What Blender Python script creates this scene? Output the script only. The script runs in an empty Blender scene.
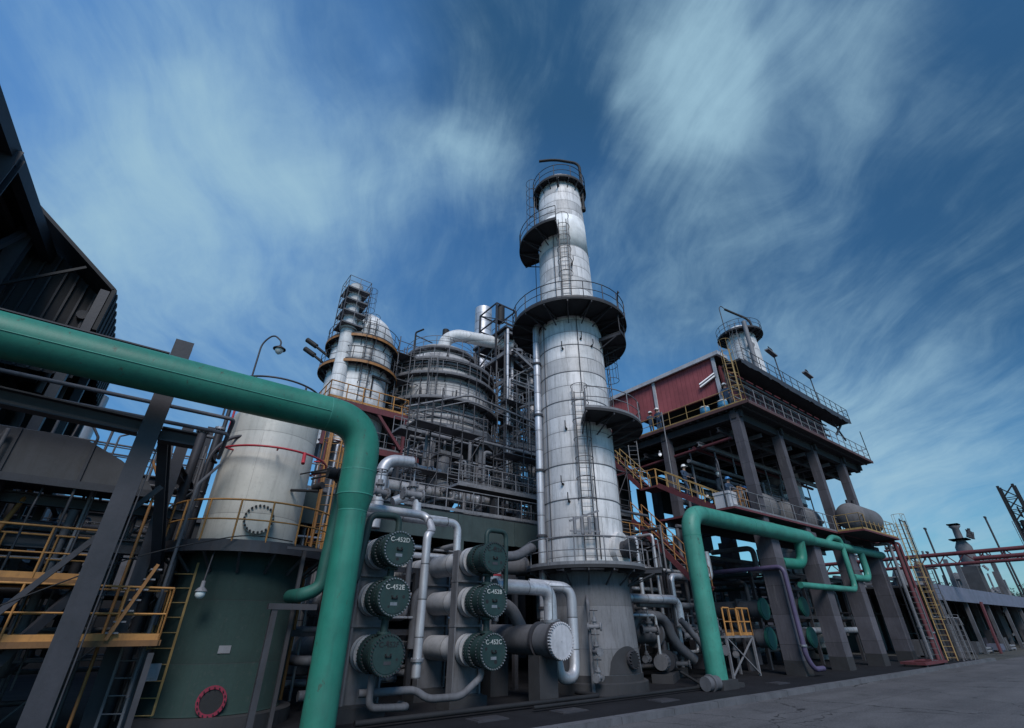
import bpy, math, random
from mathutils import Vector, Matrix
random.seed(7)
S = bpy.context.scene
COL = S.collection
PI = math.pi
R = math.radians

# ------------------------------------------------------------------ materials
def nodes_of(name):
    m = bpy.data.materials.new(name); m.use_nodes = True
    nt = m.node_tree
    return m, nt, nt.nodes['Principled BSDF']

def N(nt, t, **k):
    n = nt.nodes.new(t)
    for a, v in k.items(): setattr(n, a, v)
    return n

def math_n(nt, op, a, b=None, c=None):
    n = nt.nodes.new('ShaderNodeMath'); n.operation = op
    for i, v in enumerate((a, b, c)):
        if v is None: continue
        if isinstance(v, (int, float)): n.inputs[i].default_value = v
        else: nt.links.new(v, n.inputs[i])
    return n.outputs[0]

def mixc(nt, fac, a, b, blend='MIX'):
    n = nt.nodes.new('ShaderNodeMix'); n.data_type = 'RGBA'; n.blend_type = blend
    for i, v in ((0, fac), (6, a), (7, b)):
        if isinstance(v, (int, float)): n.inputs[i].default_value = v
        elif isinstance(v, (tuple, list)): n.inputs[i].default_value = (*v[:3], 1)
        else: nt.links.new(v, n.inputs[i])
    return n.outputs[2]

def noise(nt, vec, scale, detail=5, rough=.6):
    n = N(nt, 'ShaderNodeTexNoise'); n.inputs['Scale'].default_value = scale
    n.inputs['Detail'].default_value = detail; n.inputs['Roughness'].default_value = rough
    nt.links.new(vec, n.inputs['Vector']); return n.outputs['Fac']

def ramp(nt, v, lo, hi):
    n = N(nt, 'ShaderNodeMapRange'); n.clamp = True
    nt.links.new(v, n.inputs[0]); n.inputs[1].default_value = lo; n.inputs[2].default_value = hi
    return n.outputs[0]

def scaled(nt, vec, s):
    n = N(nt, 'ShaderNodeMapping'); n.inputs['Scale'].default_value = s
    nt.links.new(vec, n.inputs['Vector']); return n.outputs[0]

def paint(name, col, rough=.5, metal=0., dirt=.5, dirtcol=(.03, .026, .024), scale=1.3, streak=True, spec=.4, bump=.15, rust=0.):
    """weathered paint: tone variation, vertical streaks of grime, worn patches"""
    m, nt, b = nodes_of(name)
    tc = N(nt, 'ShaderNodeTexCoord').outputs['Object']
    oi = N(nt, 'ShaderNodeObjectInfo').outputs['Random']
    add = N(nt, 'ShaderNodeVectorMath', operation='ADD'); nt.links.new(tc, add.inputs[0])
    cmb = N(nt, 'ShaderNodeCombineXYZ'); r10 = math_n(nt, 'MULTIPLY', oi, 40.)
    nt.links.new(r10, cmb.inputs[0]); nt.links.new(r10, cmb.inputs[1]); nt.links.new(cmb.outputs[0], add.inputs[1])
    v = add.outputs[0]
    n1 = noise(nt, v, scale, 6, .65)
    n2 = noise(nt, scaled(nt, v, (5, 5, .5)), 1.6, 5, .7)
    n3 = noise(nt, v, 14, 4, .7)
    c = mixc(nt, ramp(nt, n1, .3, .7), tuple(x * .72 for x in col), tuple(min(1, x * 1.18) for x in col))
    if streak: c = mixc(nt, math_n(nt, 'MULTIPLY', ramp(nt, n2, .5, .78), dirt), c, dirtcol)
    c = mixc(nt, math_n(nt, 'MULTIPLY', ramp(nt, n3, .56, .72), dirt * .45), c, dirtcol)
    nt.links.new(c, b.inputs['Base Color'])
    rr = math_n(nt, 'MULTIPLY_ADD', n1, .3, rough - .15); nt.links.new(rr, b.inputs['Roughness'])
    b.inputs['Metallic'].default_value = metal
    b.inputs['Specular IOR Level'].default_value = spec
    if rust:
        n4 = noise(nt, scaled(nt, v, (3, 3, 1.2)), 2.4, 9, .72); n5 = noise(nt, v, 30, 4, .7)
        chip = math_n(nt, 'MULTIPLY', ramp(nt, math_n(nt, 'ADD', n4, math_n(nt, 'MULTIPLY', n5, .12)), .685, .71), .85)
        c = mixc(nt, math_n(nt, 'MULTIPLY', ramp(nt, noise(nt, v, .5, 8, .7), .42, .75), .3), c, tuple(min(1, k * .6 + .07) for k in col))
        c = mixc(nt, math_n(nt, 'MULTIPLY', chip, rust), c, (.055, .035, .025))
        nt.links.new(c, b.inputs['Base Color'])
    if bump:
        bp = N(nt, 'ShaderNodeBump'); bp.inputs['Strength'].default_value = bump; bp.inputs['Distance'].default_value = .02
        nt.links.new(n3, bp.inputs['Height']); nt.links.new(bp.outputs[0], b.inputs['Normal'])
    return m

def cladding(name, col, rowh, nseg, metal=.45, rough=.42, vary=.35, axis='Z', seam=.025, streaks=.5, seamd=.75, curved_top=False):
    """rolled sheet cladding on a cylinder: rows, staggered upright seams, each plate its own tone"""
    m, nt, b = nodes_of(name)
    tc = N(nt, 'ShaderNodeTexCoord').outputs['Object']
    sp = N(nt, 'ShaderNodeSeparateXYZ'); nt.links.new(tc, sp.inputs[0])
    x, y, z = sp.outputs
    if axis == 'X': x, y, z = y, z, x
    if axis == 'Y': x, y, z = z, x, y
    row = math_n(nt, 'DIVIDE', z, rowh); rf = math_n(nt, 'FLOOR', row); rfr = math_n(nt, 'FRACT', row)
    ang = math_n(nt, 'ARCTAN2', y, x)
    au = math_n(nt, 'MULTIPLY_ADD', ang, nseg / (2 * PI), math_n(nt, 'MULTIPLY', rf, .5))
    af = math_n(nt, 'FLOOR', au); afr = math_n(nt, 'FRACT', au)
    cv = N(nt, 'ShaderNodeCombineXYZ'); nt.links.new(rf, cv.inputs[0]); nt.links.new(af, cv.inputs[1])
    wn = N(nt, 'ShaderNodeTexWhiteNoise', noise_dimensions='3D'); nt.links.new(cv.outputs[0], wn.inputs['Vector'])
    plate = wn.outputs['Value']
    s1 = math_n(nt, 'LESS_THAN', rfr, seam / rowh)
    s2 = math_n(nt, 'LESS_THAN', afr, seam * .25)
    sm = math_n(nt, 'MAXIMUM', s1, s2)
    n1 = noise(nt, tc, .9, 6, .7)
    st = noise(nt, scaled(nt, tc, (4, 4, .35) if axis == 'Z' else (4, 4, 4)), 1.7, 6, .75)
    fine = noise(nt, tc, 9, 5, .7)
    tone = math_n(nt, 'MULTIPLY_ADD', plate, vary, 1 - vary * .6)
    tone = math_n(nt, 'MULTIPLY', tone, math_n(nt, 'MULTIPLY_ADD', n1, .5, .75))
    vm = N(nt, 'ShaderNodeVectorMath', operation='SCALE'); vm.inputs[0].default_value = col
    nt.links.new(tone, vm.inputs['Scale'])
    c = vm.outputs[0]
    c = mixc(nt, math_n(nt, 'MULTIPLY', ramp(nt, st, .48, .78), streaks), c, tuple(k * .3 for k in col))
    c = mixc(nt, math_n(nt, 'MULTIPLY', ramp(nt, fine, .55, .8), .3), c, (.1, .09, .09))
    c = mixc(nt, math_n(nt, 'MULTIPLY', ramp(nt, rfr, .25, .0), .28), c, tuple(k * .35 for k in col))
    c = mixc(nt, math_n(nt, 'MULTIPLY', sm, seamd), c, (.03, .03, .035))
    nt.links.new(c, b.inputs['Base Color'])
    b.inputs['Metallic'].default_value = metal
    nt.links.new(math_n(nt, 'MULTIPLY_ADD', fine, .3, rough - .1), b.inputs['Roughness'])
    bp = N(nt, 'ShaderNodeBump'); bp.inputs['Strength'].default_value = .5; bp.inputs['Distance'].default_value = .03
    hgt = math_n(nt, 'SUBTRACT', math_n(nt, 'MULTIPLY', n1, .5), math_n(nt, 'MULTIPLY', sm, .6))
    nt.links.new(hgt, bp.inputs['Height']); nt.links.new(bp.outputs[0], b.inputs['Normal'])
    return m

M = {}
M['column'] = cladding('column_cladding', (.67, .65, .66), .7, 5, vary=.5, streaks=.9, metal=.1, rough=.58)
M['column_old'] = cladding('old_column_cladding', (.74, .73, .75), .95, 6, vary=.4, streaks=.6, metal=.05, rough=.65)
M['skirt'] = paint('skirt_concrete', (.17, .17, .185), .85, 0, .6, scale=.8)
M['vessel'] = cladding('vessel_plates', (.42, .41, .42), .8, 14, vary=.6, streaks=.7, metal=.05, rough=.65)
M['white_clad'] = cladding('white_tower_plates', (.68, .68, .70), .75, 10, vary=.3, streaks=.65, metal=.0, rough=.65)
M['white'] = paint('white_paint', (.72, .71, .72), .45, 0, .25)
M['band'] = paint('white_band_paint', (.84, .83, .83), .6, 0, .12)
M['cream'] = cladding('cream_tank_paint', (.45, .44, .41), 2.25, 3, vary=.12, streaks=.4, metal=0, rough=.45, seam=.015, seamd=.35)
M['tankgreen'] = cladding('dark_green_tank_paint', (.013, .034, .032), 1.25, 3, vary=.12, streaks=.35, metal=0, rough=.85, seam=.012, seamd=.5)
M['green'] = paint('green_pipe_paint', (.020, .185, .135), .52, 0, .4, dirtcol=(.02, .065, .055), scale=.9, spec=.4, bump=.12, rust=.7)
M['greenlight'] = paint('pale_green_pipe_paint', (.045, .245, .19), .5, 0, .5, dirtcol=(.03, .10, .085), spec=.4, bump=.12, rust=.7)
M['dkgreen'] = paint('dark_green_cover_paint', (.017, .040, .040), .55, 0, .5, scale=3)
M['teal'] = paint('teal_cover_paint', (.03, .16, .13), .5, 0, .4)
M['girder'] = paint('green_grey_girder_paint', (.045, .065, .066), .6, 0, .4)
M['steel'] = paint('dark_steel', (.052, .052, .062), .55, .2, .5, dirtcol=(.05, .03, .022))
M['steelnear'] = paint('charcoal_steel', (.040, .040, .050), .55, .1, .4, dirtcol=(.02, .02, .022))
M['black'] = paint('black_grime_and_gloom', (.014, .014, .017), .7, 0, .3)  # grimy black, also the painted dark of backing walls
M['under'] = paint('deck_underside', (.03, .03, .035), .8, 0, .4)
M['grate'] = paint('galvanised_steel', (.19, .19, .21), .65, .1, .5)
M['pale'] = paint('pale_cover_paint', (.46, .46, .50), .6, 0, .3)
M['mid'] = paint('mid_grey_plate', (.12, .12, .135), .7, 0, .5)
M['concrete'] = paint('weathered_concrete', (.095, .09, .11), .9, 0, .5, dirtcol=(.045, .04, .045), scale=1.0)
M['concretedk'] = paint('dark_concrete', (.035, .035, .040), .85, 0, .5)  # darker concrete tone for bases, beams and feet
M['red'] = paint('red_sheet_wall', (.33, .085, .095), .8, 0, .4, scale=.6)
M['redsteel'] = paint('dull_red_steel', (.125, .032, .040), .65, 0, .6)
M['hatchred'] = paint('faded_crimson', (.24, .02, .05), .7, 0, .5)
M['tankgrey'] = paint('stained_grey_tank', (.13, .125, .135), .75, 0, .7, dirtcol=(.06, .05, .045), scale=.8)
M['narrowgreen'] = paint('darker_green_paint', (.016, .10, .08), .6, 0, .5)  # darker green of the narrow pipe
M['ductgrey'] = paint('dark_sheet_metal', (.062, .062, .070), .7, 0, .5)
M['patchpale'] = paint('newer_sheet_patch', (.56, .55, .56), .6, .1, .5)
M['faint'] = paint('worn_white_stencil', (.42, .44, .44), .6, 0, .5)
M['rust'] = paint('rusty_edge', (.10, .05, .05), .7, 0, .6)
M['redbright'] = paint('red_paint', (.42, .035, .05), .45, 0, .4)
M['orange'] = paint('orange_handrail_paint', (.42, .20, .06), .6, 0, .6, dirtcol=(.10, .05, .03))
M['orangedk'] = paint('worn_orange_paint', (.33, .15, .05), .55, 0, .6, dirtcol=(.07, .04, .03))
M['silver'] = cladding('silver_pipe_cladding', (.55, .55, .59), .9, 1, vary=.5, streaks=.7, metal=.5, rough=.38, axis='X', seam=.03)
M['silverz'] = cladding('silver_upright_cladding', (.52, .52, .56), .9, 1, vary=.4, streaks=.6, metal=.45, rough=.42, seam=.03)
M['exch'] = cladding('exchanger_shell_cladding', (.46, .46, .49), 1.1, 1, vary=.3, streaks=.5, metal=.1, rough=.6, axis='Y')
M['dull'] = paint('dull_lagging', (.115, .115, .13), .7, .1, .5)
M['bolt'] = paint('bare_bolts', (.30, .30, .33), .45, .6, .3)
M['purple'] = paint('purple_pipe_paint', (.095, .075, .145), .5, 0, .4)
M['blue'] = paint('blue_drum_plastic', (.05, .22, .38), .5, 0, .2)
M['workwear'] = paint('navy_workwear', (.03, .055, .10), .9, 0, .2)
M['skin'] = paint('skin', (.32, .19, .13), .6, 0, .0, streak=False)
M['helmet'] = paint('white_helmet', (.75, .75, .75), .35, 0, .05)
M['helmetblue'] = paint('blue_helmet', (.05, .19, .42), .35, 0, .05)
M['shed'] = paint('blue_grey_fascia', (.135, .145, .205), .6, 0, .25)
M['foliage'] = paint('distant_foliage', (.05, .08, .06), .9, 0, .4)
def emit(name, col, s):
    m, nt, b = nodes_of(name); b.inputs['Base Color'].default_value = (*col, 1)
    b.inputs['Emission Color'].default_value = (*col, 1); b.inputs['Emission Strength'].default_value = s
    return m
M['lit'] = emit('lit_lamp', (.9, .93, 1), .5)
def glassy(name, col):
    m, nt, b = nodes_of(name); b.inputs['Base Color'].default_value = (*col, 1)
    b.inputs['Roughness'].default_value = .12; return m
M['globe'] = glassy('lamp_globe_glass', (.55, .6, .62))

# ground
def ground_mat(name, c0, c1, sc):
    m, nt, b = nodes_of(name)
    tc = N(nt, 'ShaderNodeTexCoord').outputs['Object']
    a = noise(nt, tc, sc, 10, .75); f = noise(nt, tc, 22, 8, .8)
    st = noise(nt, scaled(nt, tc, (.15, 1.2, 1)), 1.2, 6, .6)
    c = mixc(nt, ramp(nt, a, .3, .7), c0, c1)
    c = mixc(nt, math_n(nt, 'MULTIPLY', ramp(nt, st, .45, .75), .55), c, tuple(k * .5 for k in c0))
    c = mixc(nt, math_n(nt, 'MULTIPLY', ramp(nt, f, .46, .62), .5), c, tuple(min(1, k * 1.6) for k in c1))
    nt.links.new(c, b.inputs['Base Color'])
    nt.links.new(math_n(nt, 'MULTIPLY_ADD', st, -.4, 1.02), b.inputs['Roughness']); b.inputs['Specular IOR Level'].default_value = .2
    bp = N(nt, 'ShaderNodeBump'); bp.inputs['Strength'].default_value = .35; bp.inputs['Distance'].default_value = .02
    nt.links.new(f, bp.inputs['Height']); nt.links.new(bp.outputs[0], b.inputs['Normal'])
    return m
M['road'] = ground_mat('road_asphalt', (.058, .056, .062), (.115, .112, .120), .35)
nt = M['road'].node_tree; b = nt.nodes['Principled BSDF']; tc = N(nt, 'ShaderNodeTexCoord').outputs['Object']
old = b.inputs['Base Color'].links[0].from_socket
vo = N(nt, 'ShaderNodeTexVoronoi', feature='DISTANCE_TO_EDGE'); vo.inputs['Scale'].default_value = .22
wv = N(nt, 'ShaderNodeVectorMath', operation='MULTIPLY_ADD'); nn = N(nt, 'ShaderNodeTexNoise'); nn.inputs['Scale'].default_value = 1.2; nn.inputs['Detail'].default_value = 6
nt.links.new(tc, nn.inputs['Vector']); nt.links.new(nn.outputs['Color'], wv.inputs[0]); wv.inputs[1].default_value = (1.2, 1.2, 0); nt.links.new(tc, wv.inputs[2]); nt.links.new(wv.outputs[0], vo.inputs['Vector'])
crack = math_n(nt, 'MULTIPLY', math_n(nt, 'LESS_THAN', vo.outputs['Distance'], .0035), .75)
sp = N(nt, 'ShaderNodeSeparateXYZ'); nt.links.new(tc, sp.inputs[0])
joint = math_n(nt, 'MULTIPLY', math_n(nt, 'LESS_THAN', math_n(nt, 'FRACT', math_n(nt, 'DIVIDE', sp.outputs[0], 6.)), .005), .45)
joint2 = math_n(nt, 'MULTIPLY', math_n(nt, 'LESS_THAN', math_n(nt, 'FRACT', math_n(nt, 'DIVIDE', math_n(nt, 'ADD', sp.outputs[1], 1.0), 4.)), .006), .45)
spot = math_n(nt, 'MULTIPLY', ramp(nt, noise(nt, tc, .8, 5, .55), .62, .74), .4)
c = mixc(nt, spot, old, (.018, .017, .018)); c = mixc(nt, math_n(nt, 'MAXIMUM', crack, math_n(nt, 'MAXIMUM', joint, joint2)), c, (.012, .012, .013))
nt.links.new(c, b.inputs['Base Color'])
M['olive'] = paint('olive_handrail_paint', (.34, .22, .085), .6, 0, .5, dirtcol=(.07, .05, .03))
M['brown'] = paint('rusty_orange_fascia', (.19, .095, .04), .75, 0, .6, dirtcol=(.05, .03, .025))
M['pad'] = ground_mat('dark_plant_floor', (.006, .006, .008), (.016, .016, .020), .6)  # near black colour carries the darkness of the lower plant
M['earth'] = ground_mat('outer_ground', (.05, .05, .05), (.09, .09, .085), .05)

def overlay_lines(name, axis, period, width, amt, colr, holes=False):
    nt = M[name].node_tree; b = nt.nodes['Principled BSDF']; tc = N(nt, 'ShaderNodeTexCoord').outputs['Object']
    old = b.inputs['Base Color'].links[0].from_socket
    sp = N(nt, 'ShaderNodeSeparateXYZ'); nt.links.new(tc, sp.inputs[0]); v = sp.outputs[axis]
    wob = math_n(nt, 'MULTIPLY_ADD', noise(nt, tc, 3, 3, .5), .02, v)
    ln = math_n(nt, 'LESS_THAN', math_n(nt, 'FRACT', math_n(nt, 'DIVIDE', wob, period)), width)
    c = mixc(nt, math_n(nt, 'MULTIPLY', ln, amt), old, colr)
    if holes:
        board = N(nt, 'ShaderNodeTexWhiteNoise', noise_dimensions='1D'); nt.links.new(math_n(nt, 'FLOOR', math_n(nt, 'DIVIDE', v, period)), board.inputs['W'])
        c = mixc(nt, math_n(nt, 'MULTIPLY', board.outputs['Value'], .35), c, tuple(k * .4 for k in colr))
        rs_ = ramp(nt, noise(nt, scaled(nt, tc, (4, 4, .4)), 2.2, 7, .7), .55, .75); c = mixc(nt, math_n(nt, 'MULTIPLY', rs_, .5), c, (.20, .19, .20))
    nt.links.new(c, b.inputs['Base Color'])
overlay_lines('concrete', 2, 1.22, .02, .8, (.03, .03, .035), True)
overlay_lines('red', 1, .32, .12, .45, (.12, .02, .025))
overlay_lines('skirt', 2, 1.3, .012, .6, (.05, .05, .055), True)
# ------------------------------------------------------------------ mesh builder
class MB:
    def __init__(s): s.v = []; s.f = []; s.sm = []
    def add(s, vs, fs, smooth=False):
        o = len(s.v); s.v += [tuple(v) for v in vs]
        for f in fs: s.f.append(tuple(i + o for i in f)); s.sm.append(smooth)
        return s
    def box(s, x0, x1, y0, y1, z0, z1):
        v = [(x, y, z) for z in (z0, z1) for y in (y0, y1) for x in (x0, x1)]
        return s.add(v, [(0, 2, 3, 1), (4, 5, 7, 6), (0, 1, 5, 4), (2, 6, 7, 3), (0, 4, 6, 2), (1, 3, 7, 5)])
    def bar(s, p, q, w, h=None, up=(0, 0, 1)):
        p = Vector(p); q = Vector(q); h = h or w; d = (q - p)
        if d.length < 1e-6: return s
        d.normalize(); up = Vector(up)
        if abs(d.dot(up)) > .98: up = Vector((0, 1, 0)) if abs(d.y) < .9 else Vector((1, 0, 0))
        a = d.cross(up).normalized() * w / 2; b = a.cross(d).normalized() * h / 2
        v = [p - a - b, p + a - b, p + a + b, p - a + b, q - a - b, q + a - b, q + a + b, q - a + b]
        return s.add(v, [(0, 3, 2, 1), (4, 5, 6, 7), (0, 1, 5, 4), (1, 2, 6, 5), (2, 3, 7, 6), (3, 0, 4, 7)])
    def ibeam(s, p, q, w, h, t=.03, up=(0, 0, 1)):
        p = Vector(p); q = Vector(q); d = (q - p).normalized(); up = Vector(up)
        if abs(d.dot(up)) > .98: up = Vector((0, 1, 0))
        a = d.cross(up).normalized(); b = a.cross(d).normalized()
        s.bar(p + b * (h / 2 - t / 2), q + b * (h / 2 - t / 2), w, t, up)
        s.bar(p - b * (h / 2 - t / 2), q - b * (h / 2 - t / 2), w, t, up)
        s.bar(p, q, t, h - 2 * t - .004, up); return s
    def cyl(s, p, q, r, r2=None, n=14, caps=True, smooth=True):
        p = Vector(p); q = Vector(q); r2 = r if r2 is None else r2
        d = (q - p).normalized(); up = Vector((0, 0, 1)) if abs(d.z) < .9 else Vector((1, 0, 0))
        a = d.cross(up).normalized(); b = a.cross(d)
        v = []
        for c, rr in ((p, r), (q, r2)):
            for i in range(n):
                t = 2 * PI * i / n; v.append(c + a * rr * math.cos(t) + b * rr * math.sin(t))
        s.add(v, [(i, i + n, (i + 1) % n + n, (i + 1) % n) for i in range(n)], smooth)
        if caps: s.add(v, [tuple(range(n)), tuple(range(2 * n - 1, n - 1, -1))])
        return s
    def tube(s, pts, r, n=10, bend=None, smooth=True, caps=True, steps=7):
        pts = [Vector(p) for p in pts]; bend = bend if bend is not None else r * 2.2
        path = [pts[0]]
        for i in range(1, len(pts) - 1):
            a, b, c = pts[i - 1], pts[i], pts[i + 1]
            d1 = (a - b); d2 = (c - b); k = min(bend, d1.length * .49, d2.length * .49)
            p0 = b + d1.normalized() * k; p1 = b + d2.normalized() * k
            for j in range(steps + 1):
                t = j / steps; path.append(p0 * (1 - t) ** 2 * 1 + b * 2 * t * (1 - t) + p1 * t * t)
        path.append(pts[-1])
        v = []; prev = None; m = len(path)
        for i, p in enumerate(path):
            d = (path[min(i + 1, m - 1)] - path[max(i - 1, 0)]).normalized()
            if prev is None:
                up = Vector((0, 0, 1)) if abs(d.z) < .9 else Vector((1, 0, 0)); a = d.cross(up).normalized()
            else:
                a = (prev - d * prev.dot(d)).normalized()
            prev = a; b = a.cross(d)
            for k in range(n):
                t = 2 * PI * k / n; v.append(p + a * r * math.cos(t) + b * r * math.sin(t))
        f = [(i * n + k, (i + 1) * n + k, (i + 1) * n + (k + 1) % n, i * n + (k + 1) % n) for i in range(m - 1) for k in range(n)]
        s.add(v, f, smooth)
        if caps: s.add(v, [tuple(range(n)), tuple(range(m * n - 1, (m - 1) * n - 1, -1))])
        return s
    def lathe(s, c, prof, n=40, a0=0., a1=360., smooth=True, axis='Z'):
        c = Vector(c); full = abs(a1 - a0) >= 359.9; cnt = n if full else n + 1; v = []
        for (r, z) in prof:
            for i in range(cnt):
                t = R(a0 + (a1 - a0) * i / n); p = Vector((r * math.cos(t), r * math.sin(t), z))
                if axis == 'X': p = Vector((p.z, p.x, p.y))
                if axis == 'Y': p = Vector((p.x, p.z, p.y))
                v.append(c + p)
        f = []
        for j in range(len(prof) - 1):
            for i in range(n):
                k = (i + 1) % cnt; f.append((j * cnt + i, j * cnt + k, (j + 1) * cnt + k, (j + 1) * cnt + i))
        return s.add(v, f, smooth)
    def ring(s, c, r0, r1, z0, z1, a0=0, a1=360, n=36, axis='Z'):
        s.lathe(c, [(r0, z0), (r1, z0), (r1, z1), (r0, z1), (r0, z0)], n, a0, a1, False, axis)
        if a1 - a0 < 359.9:
            for a in (a0, a1):
                t = R(a); ct, st = math.cos(t), math.sin(t)
                s.add([Vector(c) + Vector((r * ct, r * st, z)) for r, z in ((r0, z0), (r1, z0), (r1, z1), (r0, z1))], [(0, 1, 2, 3)])
        return s
    def arc(s, c, r, z, a0, a1, rad, n=28, k=6):
        pts = [Vector(c) + Vector((r * math.cos(R(a0 + (a1 - a0) * i / n)), r * math.sin(R(a0 + (a1 - a0) * i / n)), z)) for i in range(n + 1)]
        return s.tube(pts, rad, k, bend=0.0001, steps=1)
    def xf(s, m):
        s.v = [tuple(m @ Vector(v)) for v in s.v]; return s
    def mesh(s, name, off=(0, 0, 0)):
        me = bpy.data.meshes.new(name)
        me.from_pydata([(v[0] - off[0], v[1] - off[1], v[2] - off[2]) for v in s.v], [], s.f)
        me.polygons.foreach_set('use_smooth', s.sm); me.update(); return me

# ------------------------------------------------------------------ object helpers
def tag(o, label, cat, group=None):
    o['label'] = label; o['category'] = cat
    if group: o['group'] = group
    return o
def thing(name, label, cat, loc=(0, 0, 0), group=None):
    o = bpy.data.objects.new(name, None); COL.objects.link(o); o.location = loc
    o.empty_display_size = .3
    return tag(o, label, cat, group)
def part(name, mb, mat, parent, label=None, local=False, kind=None):
    off = (0, 0, 0)
    if not local:
        p = parent
        while p is not None: off = tuple(a + b for a, b in zip(off, p.location)); p = p.parent
    o = bpy.data.objects.new(name, mb.mesh(name, off)); COL.objects.link(o)
    o.data.materials.append(M[mat] if isinstance(mat, str) else mat); o.parent = parent
    if label: o['label'] = label
    if kind: o['kind'] = kind
    return o
def solo(name, mb, mat, label, cat, group=None, origin=None):
    if origin is None:
        n = len(mb.v); xs = [v[0] for v in mb.v]; ys = [v[1] for v in mb.v]; zs = [v[2] for v in mb.v]
        origin = ((min(xs) + max(xs)) / 2, (min(ys) + max(ys)) / 2, min(zs))
    o = bpy.data.objects.new(name, mb.mesh(name, origin)); COL.objects.link(o); o.location = origin
    o.data.materials.append(M[mat]); return tag(o, label, cat, group)
def struct(name, mb, mat):
    o = bpy.data.objects.new(name, mb.mesh(name)); COL.objects.link(o); o.data.materials.append(M[mat]); o['kind'] = 'structure'; return o
def dup(root, loc, rotz=None, label=None):
    r = root.copy(); COL.objects.link(r); r.location = loc
    if rotz is not None: r.rotation_euler.z = rotz
    if label: r['label'] = label
    for ch in list(root.children):
        c = ch.copy(); COL.objects.link(c); c.parent = r
        for g in ch.children:
            d = g.copy(); COL.objects.link(d); d.parent = c
    return r

def rail_mb(pts, h=.95, sp=1.1, r=.022, toe=True, mids=(.5,)):
    mb = MB(); pts = [Vector(p) for p in pts]; up = Vector((0, 0, h))
    for a, b in zip(pts[:-1], pts[1:]):
        mb.cyl(a + up, b + up, r, n=6, caps=False)
        for m_ in mids: mb.cyl(a + up * m_, b + up * m_, r * .8, n=6, caps=False)
        if toe: mb.bar(a + Vector((0, 0, .07)), b + Vector((0, 0, .07)), .012, .12)
        n = max(1, round((b - a).length / sp))
        for i in range(n + 1):
            p = a.lerp(b, i / n); mb.cyl(p, p + up, r, n=6, caps=False)
    return mb
def ringrail_mb(c, r, z, a0, a1, h=.95, rad=.022, sp=1.0, toe=True):
    mb = MB(); c = Vector(c)
    n = max(6, int(abs(a1 - a0) / 9))
    for k in (1, .52): mb.arc(c, r, z + h * k, a0, a1, rad * (1 if k == 1 else .8), n)
    if toe: mb.ring(c, r - .006, r + .006, z + .0, z + .12, a0, a1, n)
    m = max(2, round(abs(R(a1 - a0)) * r / sp))
    for i in range(m + 1):
        t = R(a0 + (a1 - a0) * i / m); p = c + Vector((r * math.cos(t), r * math.sin(t), z))
        mb.cyl(p, p + Vector((0, 0, h)), rad, n=6, caps=False)
    return mb
def ring_platform(root, z, r0, r1, a0, a1, railmat='steel', deckmat='under', rail=True, c=(0, 0, 0), h=.95):
    mb = MB(); mb.ring(c, r0, r1, z - .06, z, a0, a1, 44)
    mb.ring(c, r1, r1 + .025, z - .1, z + .01, a0, a1, 44)
    d = part('platform_deck', mb, deckmat, root, local=True)
    b = MB(); m = max(2, int(abs(a1 - a0) / 22))
    for i in range(m + 1):
        t = R(a0 + (a1 - a0) * (i + .02) / (m + .04)); ct, st = math.cos(t), math.sin(t); cc = Vector(c)
        b.bar(cc + Vector((r0 * ct, r0 * st, z - .13)), cc + Vector((r1 * ct, r1 * st, z - .13)), .05, .12)
        b.bar(cc + Vector((r0 * ct, r0 * st, z - .6)), cc + Vector(((r0 + (r1 - r0) * .8) * ct, (r0 + (r1 - r0) * .8) * st, z - .19)), .045, .045)
    part('under_framing', b, 'steel', d, local=True)
    if rail: part('handrail', ringrail_mb(c, r1, z, a0, a1, h), railmat, root, local=True)
    return d
def ladder_at(root, ang, r, z0, z1, mat='steel', cage=True, c=(0, 0), w=.42, cagefrom=2.2):
    """upright ladder standing off a round shell at bearing ang"""
    mb = MB()
    for s_ in (-1, 1): mb.bar((0, s_ * w / 2, z0), (0, s_ * w / 2, z1), .03, .05)
    z = z0 + .15
    while z < z1: mb.cyl((0, -w / 2, z), (0, w / 2, z), .012, n=5, caps=False); z += .3
    m = Matrix.Translation((c[0], c[1], 0)) @ Matrix.Rotation(R(ang), 4, 'Z') @ Matrix.Translation((r, 0, 0))
    L_ = part('ladder', mb.xf(m), mat, root, local=True)
    if cage:
        cg = MB(); z = z0 + cagefrom
        while z < z1 + .6: cg.arc((.1, 0, 0), .36, z, -125, 125, .014, 12, 5); z += .8
        for a in (-125, -60, 0, 60, 125):
            cg.cyl((.1 + .36 * math.cos(R(a)), .36 * math.sin(R(a)), z0 + cagefrom), (.1 + .36 * math.cos(R(a)), .36 * math.sin(R(a)), z - .8), .011, n=5, caps=False)
        part('cage', cg.xf(m), mat, L_, local=True)
    return L_

def straight_ladder(name, label, x, y, z0, z1, face, mat, cage=False, w=.42, tilt=0., group=None):
    t = thing(name, label, 'ladder', (x, y, z0), group)
    ladder_at(t, face, 0., 0., z1 - z0, mat, cage, w=w)
    if tilt: t.rotation_euler.x = tilt
    return t

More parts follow.
